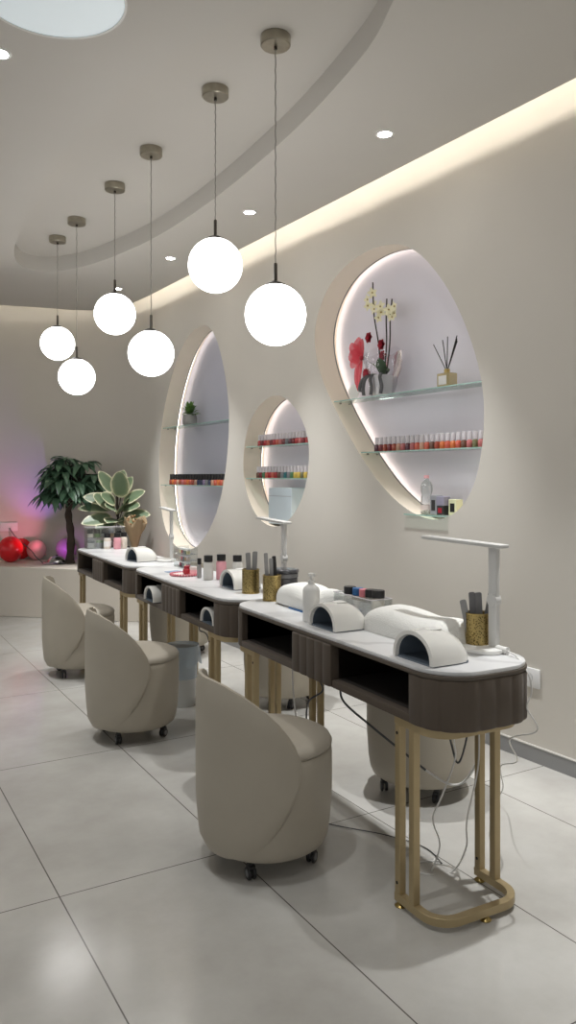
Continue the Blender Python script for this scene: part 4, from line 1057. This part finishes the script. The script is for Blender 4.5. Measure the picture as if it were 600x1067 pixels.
# rubber plant with variegated leaves
t = thing('variegated_rubber_plant', 'rubber plant with big cream-edged leaves on the platform right of the tree', 'plant', (2.62, 7.165, ZP+0.001))
bm = bm_(); lathe(bm, [(0, 0), (0.085, 0), (0.10, 0.02), (0.115, 0.18), (0.105, 0.18), (0.10, 0.16), (0, 0.16)], seg=32); obj('pot', bm, M['potdark'], t)
bm = bm_(); tube(bm, catmull([(0, 0, 0.14), (0.01, 0, 0.35), (0, 0.01, 0.6), (0.0, 0, 0.86)], 6), 0.012, 10); obj('stem', bm, M['trunk'], t)
Rr = Vector((math.cos(TH), -math.sin(TH), 0)); Fw = Vector((math.sin(TH), math.cos(TH), 0)); UP = Vector((0, 0, 1))
LV = [(0.03, 0.55, 0.05, 0.85, -0.35, 0.30, 0.155), (-0.04, 0.60, -0.45, 0.85, -0.2, 0.26, 0.10), (-0.05, 0.50, -0.95, 0.35, -0.3, 0.27, 0.12), (-0.03, 0.45, -0.8, 0.75, -0.5, 0.25, 0.13), (0.05, 0.50, 0.85, 0.55, -0.3, 0.27, 0.11), (0.0, 0.42, -0.3, 0.35, -0.9, 0.21, 0.15), (0.04, 0.42, 0.30, 0.50, -0.85, 0.24, 0.16), (-0.05, 0.36, -0.9, -0.05, -0.5, 0.28, 0.13), (0.05, 0.38, 0.95, 0.15, -0.3, 0.28, 0.11), (0.0, 0.34, -0.15, 0.05, -1.0, 0.24, 0.14), (0.0, 0.62, 0.25, 1.0, 0.1, 0.22, 0.11), (-0.06, 0.44, -1.0, 0.15, -0.2, 0.30, 0.09), (0.03, 0.36, 0.6, -0.15, -0.8, 0.24, 0.13), (-0.02, 0.50, -0.55, 0.55, -0.75, 0.20, 0.12), (0.05, 0.44, 0.85, 0.30, -0.6, 0.23, 0.11), (0.02, 0.56, 0.5, 0.9, 0.0, 0.24, 0.11), (-0.03, 0.33, -0.6, -0.25, -0.8, 0.22, 0.12)]
for (a, z, dr, du, df, L, W) in LV:
    bm = bm_(); lay = bm.verts.layers.float.new('margin')
    base = Rr*a+UP*z; d = Rr*dr+UP*du+Fw*df
    nrm = UP*0.75-Fw*0.9
    leafgrid(bm, base+UP*0.10, d, nrm, L*1.08, W*1.25, 0.12, 10, 5, lay, 0.12, 0.75)
    obj('leaf', bm, M['varieg'], t, smooth=60)
bm = bm_()
for (a, z, dr, du, df, L, W) in LV[::2]: tube(bm, [(0, 0, z-0.05), tuple(Rr*a+UP*(z+0.10))], 0.004, 6)
obj('petiole', bm, M['stem'], t)

# kraft paper bouquet
t = thing('kraft_bouquet', 'dried bouquet wrapped in brown kraft paper below the variegated plant', 'bouquet', (2.69, 6.90, ZP))
bm = bm_(); N = 36; rings = []
for i, (r, z) in enumerate(((0.035, 0), (0.045, 0.12), (0.035, 0.22), (0.07, 0.34), (0.11, 0.44), (0.125, 0.50))):
    rings.append([bm.verts.new((r*(1+0.13*math.sin(a*5+i*.6)+0.07*math.sin(a*9))*math.cos(a), r*(1+0.13*math.sin(a*5+i*.6)+0.07*math.sin(a*9))*math.sin(a), z+(0.04*math.sin(a*4+1) if i > 3 else 0))) for a in [2*PI*k/N for k in range(N)]])
for a, b in zip(rings, rings[1:]):
    for k in range(N): bm.faces.new((a[k], a[(k+1) % N], b[(k+1) % N], b[k]))
bm.faces.new(rings[0][::-1])
t.scale = (0.82, 0.82, 0.9); o = obj('paper_wrap', bm, M['kraft'], t, smooth=60); o.modifiers.new('s', 'SOLIDIFY').thickness = 0.0015
bm = bm_(); rnd = random.Random(8)
for k in range(22):
    d = rnddir(rnd, 0.3, 1); tube(bm, [(d.x*0.02, d.y*0.02, 0.25), (d.x*0.07, d.y*0.07, 0.42), (d.x*0.11, d.y*0.11, 0.42+0.12*d.z)], 0.002, 5); sphere(bm, (d.x*0.11, d.y*0.11, 0.42+0.12*d.z), 0.014, 8, 6)
obj('dried_flowers', bm, mat('dried_straw', (150, 120, 84), 0.9), t)

def balloon(loc, r, m, label):
    t = thing('balloon', label, 'balloon', loc, 0, 'balloons on the platform')
    bm = bm_(); prof = []
    for i in range(19):
        a = PI*i/18; z = -math.cos(a); rr = math.sin(a)
        prof.append((r*rr*(1.0-0.06*max(0, -z)), r*1.06*(1+z)))
    lathe(bm, prof, seg=32); b = obj('skin', bm, m, t, smooth=80)
    bm = bm_(); rr = lathe(bm, [(0.003, 0), (0.010, -0.014), (0.008, -0.016), (0, -0.010)], seg=12)
    bmesh.ops.transform(bm, matrix=Matrix.Translation((r*0.85, 0.0, r*0.55)) @ Matrix.Rotation(-PI/2.6, 4, 'Y'), verts=bm.verts[:]); obj('knot', bm, m, t)
    return t
def atpx(x, depth): 
    X = (x-300)/810*depth; return (X*math.cos(TH)+depth*math.sin(TH), -X*math.sin(TH)+depth*math.cos(TH))
for px, dep, r, m, lab in ((11, 7.75, 0.122, M['balred'], 'large bright red balloon at the left end of the platform'), (22.5, 8.02, 0.105, M['balred'], 'smaller red balloon tucked behind the large red one'), (38, 7.95, 0.098, M['balpink'], 'pale pink balloon right of the red ones against the wall'), (69, 8.0, 0.105, M['purple_lit'], 'lilac-lit balloon behind the trunk of the dark green tree'), (150, 7.2, 0.085, M['balpink'], 'small pink balloon beside the kraft bouquet')):
    x, y = atpx(px, dep); balloon((x, y, ZP), r, m, lab)

x, y = atpx(59, 7.65)
t = thing('dome_light', 'silver dome party light on the platform left of the trunk', 'lamp', (x, y, ZP))
bm = bm_(); lathe(bm, [(0, 0), (0.13, 0), (0.14, 0.006), (0.135, 0.012), (0.09, 0.016), (0.085, 0.030), (0.06, 0.062), (0.03, 0.074), (0, 0.077)], seg=40); obj('dome', bm, M['silver'], t, smooth=50)
bm = bm_(); lathe(bm, [(0, 0.075), (0.012, 0.076), (0.012, 0.083), (0, 0.084)], seg=16); obj('knob', bm, M['darkmetal'], t)
for nm, rgb, tgt, e, sz in (('purple_beam', (0.42, 0.16, 1.0), (2.05, 8.2, 1.32), 17.0, 52), ('pink_beam', (1.0, 0.22, 0.36), (1.75, 8.3, 1.00), 13.0, 70), ('violet_glow', (0.75, 0.12, 1.0), (2.45, 8.0, 0.62), 1.2, 60)):
    src = Vector((x, y-0.02, ZP+0.10)); o = spot(nm, src, e, None, sz, 1.0, rgb, 0.02)
    o.rotation_euler = (src-Vector(tgt)).to_track_quat('Z', 'Y').to_euler(); o.location = (0, -0.02, 0.10); o.parent = t
DOME = (x, y)

# sockets
def socket(name, loc, rotz, label, n):
    t = thing(name, label, 'socket', loc, rotz)
    w = 0.06 if n == 1 else 0.085
    bm = bm_(); rbox(bm, -0.010, 0, -w, w, -0.045, 0.045, 0.003); obj('plate', bm, M['socket'], t)
    for k in range(n):
        y = 0 if n == 1 else (-0.04+0.08*k)
        bm = bm_(); lathe(bm, [(0.022, -0.0115), (0.022, -0.006), (0.0, -0.006)], (0, y, 0), 20, 'x'); obj('outlet', bm, M['socketin'], t)
    return t
socket('wall_socket', (2.9, 2.455, 0.387), 0, 'white socket on the right wall beside the near end of the desks', 1)
wp = min(path, key=lambda p: abs(p.x-1.86)); 
t = socket('wall_socket', (1.86, 8.245, 0.81), PI/2+math.atan2(-0.30, 1)*1.0, 'white double socket on the back wall above the red balloons', 2)
bm = bm_(); a = Vector((1.86, 8.225, 0.80)); b = Vector((DOME[0]-0.12, DOME[1]+0.05, ZP+0.008))
tube(bm, catmull([a, a+Vector((0.05, -0.05, -0.09)), (a+b)/2+Vector((0.05, -0.02, -0.06)), b+Vector((-0.06, 0.04, 0.06)), b], 8), 0.005, 6)
tag(obj('power_cord', bm, M['cabk'], smooth=60), 'dark cord running from the back wall socket down to the silver dome light', 'cord')

# bin
t = thing('waste_bin', 'white waste bin with blue bag under the middle desk', 'bin', (1.905, 4.14, 0))
bm = bm_(); lathe(bm, [(0, 0.003), (0.070, 0), (0.073, 0.006), (0.090, 0.325), (0.094, 0.330), (0.087, 0.330), (0.071, 0.010), (0, 0.010)], seg=36); obj('bin_body', bm, M['bin'], t)
bm = bm_(); rings = []; N = 48
for i, (r, z) in enumerate(((0.086, 0.16), (0.088, 0.335), (0.097, 0.348), (0.102, 0.325), (0.104, 0.285), (0.107, 0.245))):
    rings.append([bm.verts.new((r*(1+(0.014*i if i > 2 else 0)*math.sin(a*9+i))*math.cos(a), r*(1+(0.014*i if i > 2 else 0)*math.sin(a*9+i))*math.sin(a), z+(0.018*math.sin(a*5) if i == 5 else 0))) for a in [2*PI*k/N for k in range(N)]])
for a, b in zip(rings, rings[1:]):
    for k in range(N): bm.faces.new((a[k], a[(k+1) % N], b[(k+1) % N], b[k]))
obj('bag', bm, M['bag'], t, smooth=70)

# cables
def cable(pts, r, m, label, name='cable'):
    bm = bm_(); tube(bm, catmull([Vector(p) for p in pts], 8), r, 6); return tag(obj(name, bm, m, smooth=60), label, 'cable')
cable([(1.896, 1.697, 0.772), (1.880, 1.640, 0.765), (1.872, 1.590, 0.722), (1.878, 1.585, 0.668), (1.866, 1.592, 0.624), (1.922, 1.600, 0.543), (1.943, 1.727, 0.477), (2.082, 1.817, 0.352), (2.187, 1.987, 0.259), (2.348, 2.121, 0.1), (2.414, 2.222, 0.001)], 0.0026, M['cabw'], 'thin pale cable from the nearest lamp hanging down the rounded desk end')
cable([D(0.22, 1.80, 0.584), D(0.20, 1.80, 0.50), D(0.23, 1.83, 0.42), D(0.17, 1.82, 0.32), D(0.18, 1.88, 0.22), D(0.25, 1.93, 0.10), D(0.24, 1.96, 0.003), D(0.30, 2.02, 0.003)], 0.0028, M['cabw'], 'white cable dangling under the near end of the nearest desk, left strand')
cable([D(0.29, 1.79, 0.584), D(0.30, 1.80, 0.40), D(0.27, 1.82, 0.22), D(0.31, 1.87, 0.10), D(0.29, 1.92, 0.003), D(0.20, 1.96, 0.003), D(0.22, 2.03, 0.003), D(0.30, 2.00, 0.003)], 0.0028, M['cabw'], 'white cable dangling under the near end of the nearest desk, right strand coiling on floor')
cable([D(0.19, 1.86, 0.584), D(0.215, 1.84, 0.49), D(0.24, 1.83, 0.405), D(0.265, 1.82, 0.47), D(0.285, 1.82, 0.584)], 0.0035, M['cabk'], 'dark cable loop hanging under the near end of the nearest desk')
cable([D(0.06, 2.245, 0.584), D(0.07, 2.24, 0.52), D(0.14, 2.16, 0.44), D(0.22, 2.08, 0.36), D(0.27, 2.03, 0.31)], 0.0045, M['cabk'], 'grey cable sloping down under the nearest desk toward the wall side chair')
cable([D(0.27, 2.03, 0.31), D(0.33, 1.97, 0.27), D(0.37, 1.93, 0.30), D(0.39, 1.88, 0.42), D(0.385, 1.85, 0.584)], 0.0045, M['cabw'], 'white plug cable swinging in front of the wall side chair under the near desk')
cable([D(0.20, 2.84, 0.584), D(0.19, 2.84, 0.45), D(0.21, 2.84, 0.20), D(0.20, 2.86, 0.003), D(0.30, 2.90, 0.003)], 0.004, M['cabw'], 'pale cable beside the gold legs between the near and middle desks')
cable([D(0.26, 2.76, 0.584), D(0.24, 2.74, 0.50), D(0.27, 2.72, 0.42), D(0.22, 2.76, 0.36), D(0.24, 2.80, 0.20), D(0.26, 2.80, 0.003)], 0.004, M['cabk'], 'dark kinked cable near the far legs of the nearest desk')
cable([D(0.20, 5.35, 0.584), D(0.205, 5.35, 0.45), D(0.20, 5.36, 0.30), D(0.21, 5.36, 0.003)], 0.004, M['cabk'], 'dark cable hanging under the farthest desk')
cable([D(0.25, 4.05, 0.584), D(0.27, 4.05, 0.52), D(0.24, 4.04, 0.45), D(0.29, 4.02, 0.38), D(0.28, 3.95, 0.003)], 0.004, M['cabk'], 'thick dark cable bundle under the middle desk above the bin')
cable([D(-0.02, 2.75, 0.004), D(0.10, 2.45, 0.004), D(0.25, 2.25, 0.004), D(0.32, 2.1, 0.004), D(0.30, 1.98, 0.004)], 0.002, M['cabk'], 'dark cable lying across the floor under the nearest desk')
# socket strip seen in the near desk's far cubby
t = thing('socket_strip', 'grey multi-socket box with dark plugs in the far cubby of the nearest desk', 'socket strip', D(0.22, 2.62, 0.6135), -ANG)
bm = bm_(); rbox(bm, -0.02, 0.02, -0.07, 0.07, 0, 0.085, 0.004); obj('housing', bm, M['white_pl'], t)
for k in range(2):
    bm = bm_(); lathe(bm, [(0, -0.055), (0.014, -0.055), (0.018, -0.02), (0.018, 0)], (0, -0.035+0.06*k, 0.05), 16, 'x'); 
    bmesh.ops.translate(bm, vec=(-0.02, 0, 0), verts=bm.verts[:]); obj('plug', bm, M['black'], t)

# ------------------------------------------------------------------ light, world, camera
w = bpy.data.worlds.new('World'); bpy.context.scene.world = w; w.use_nodes = True
w.node_tree.nodes['Background'].inputs['Color'].default_value = (0.98, 0.99, 1.0, 1); w.node_tree.nodes['Background'].inputs['Strength'].default_value = 0.56

cam = bpy.data.cameras.new('camera'); co = bpy.data.objects.new('camera', cam); C.objects.link(co)
co.location = (0, 0, 1.32); co.rotation_euler = (PI/2, 0, -TH)
cam.sensor_fit = 'VERTICAL'; cam.sensor_height = 36.0; cam.lens = 810/1067*36.0; cam.shift_y = -(533.5-497)/1067*1.0
cam.clip_start = 0.05
sc = bpy.context.scene; sc.camera = co
sc.view_settings.view_transform = 'Standard'; sc.view_settings.look = 'None'; sc.view_settings.gamma = 1.0; sc.view_settings.use_curve_mapping = False
sc.view_settings.exposure = 0.0
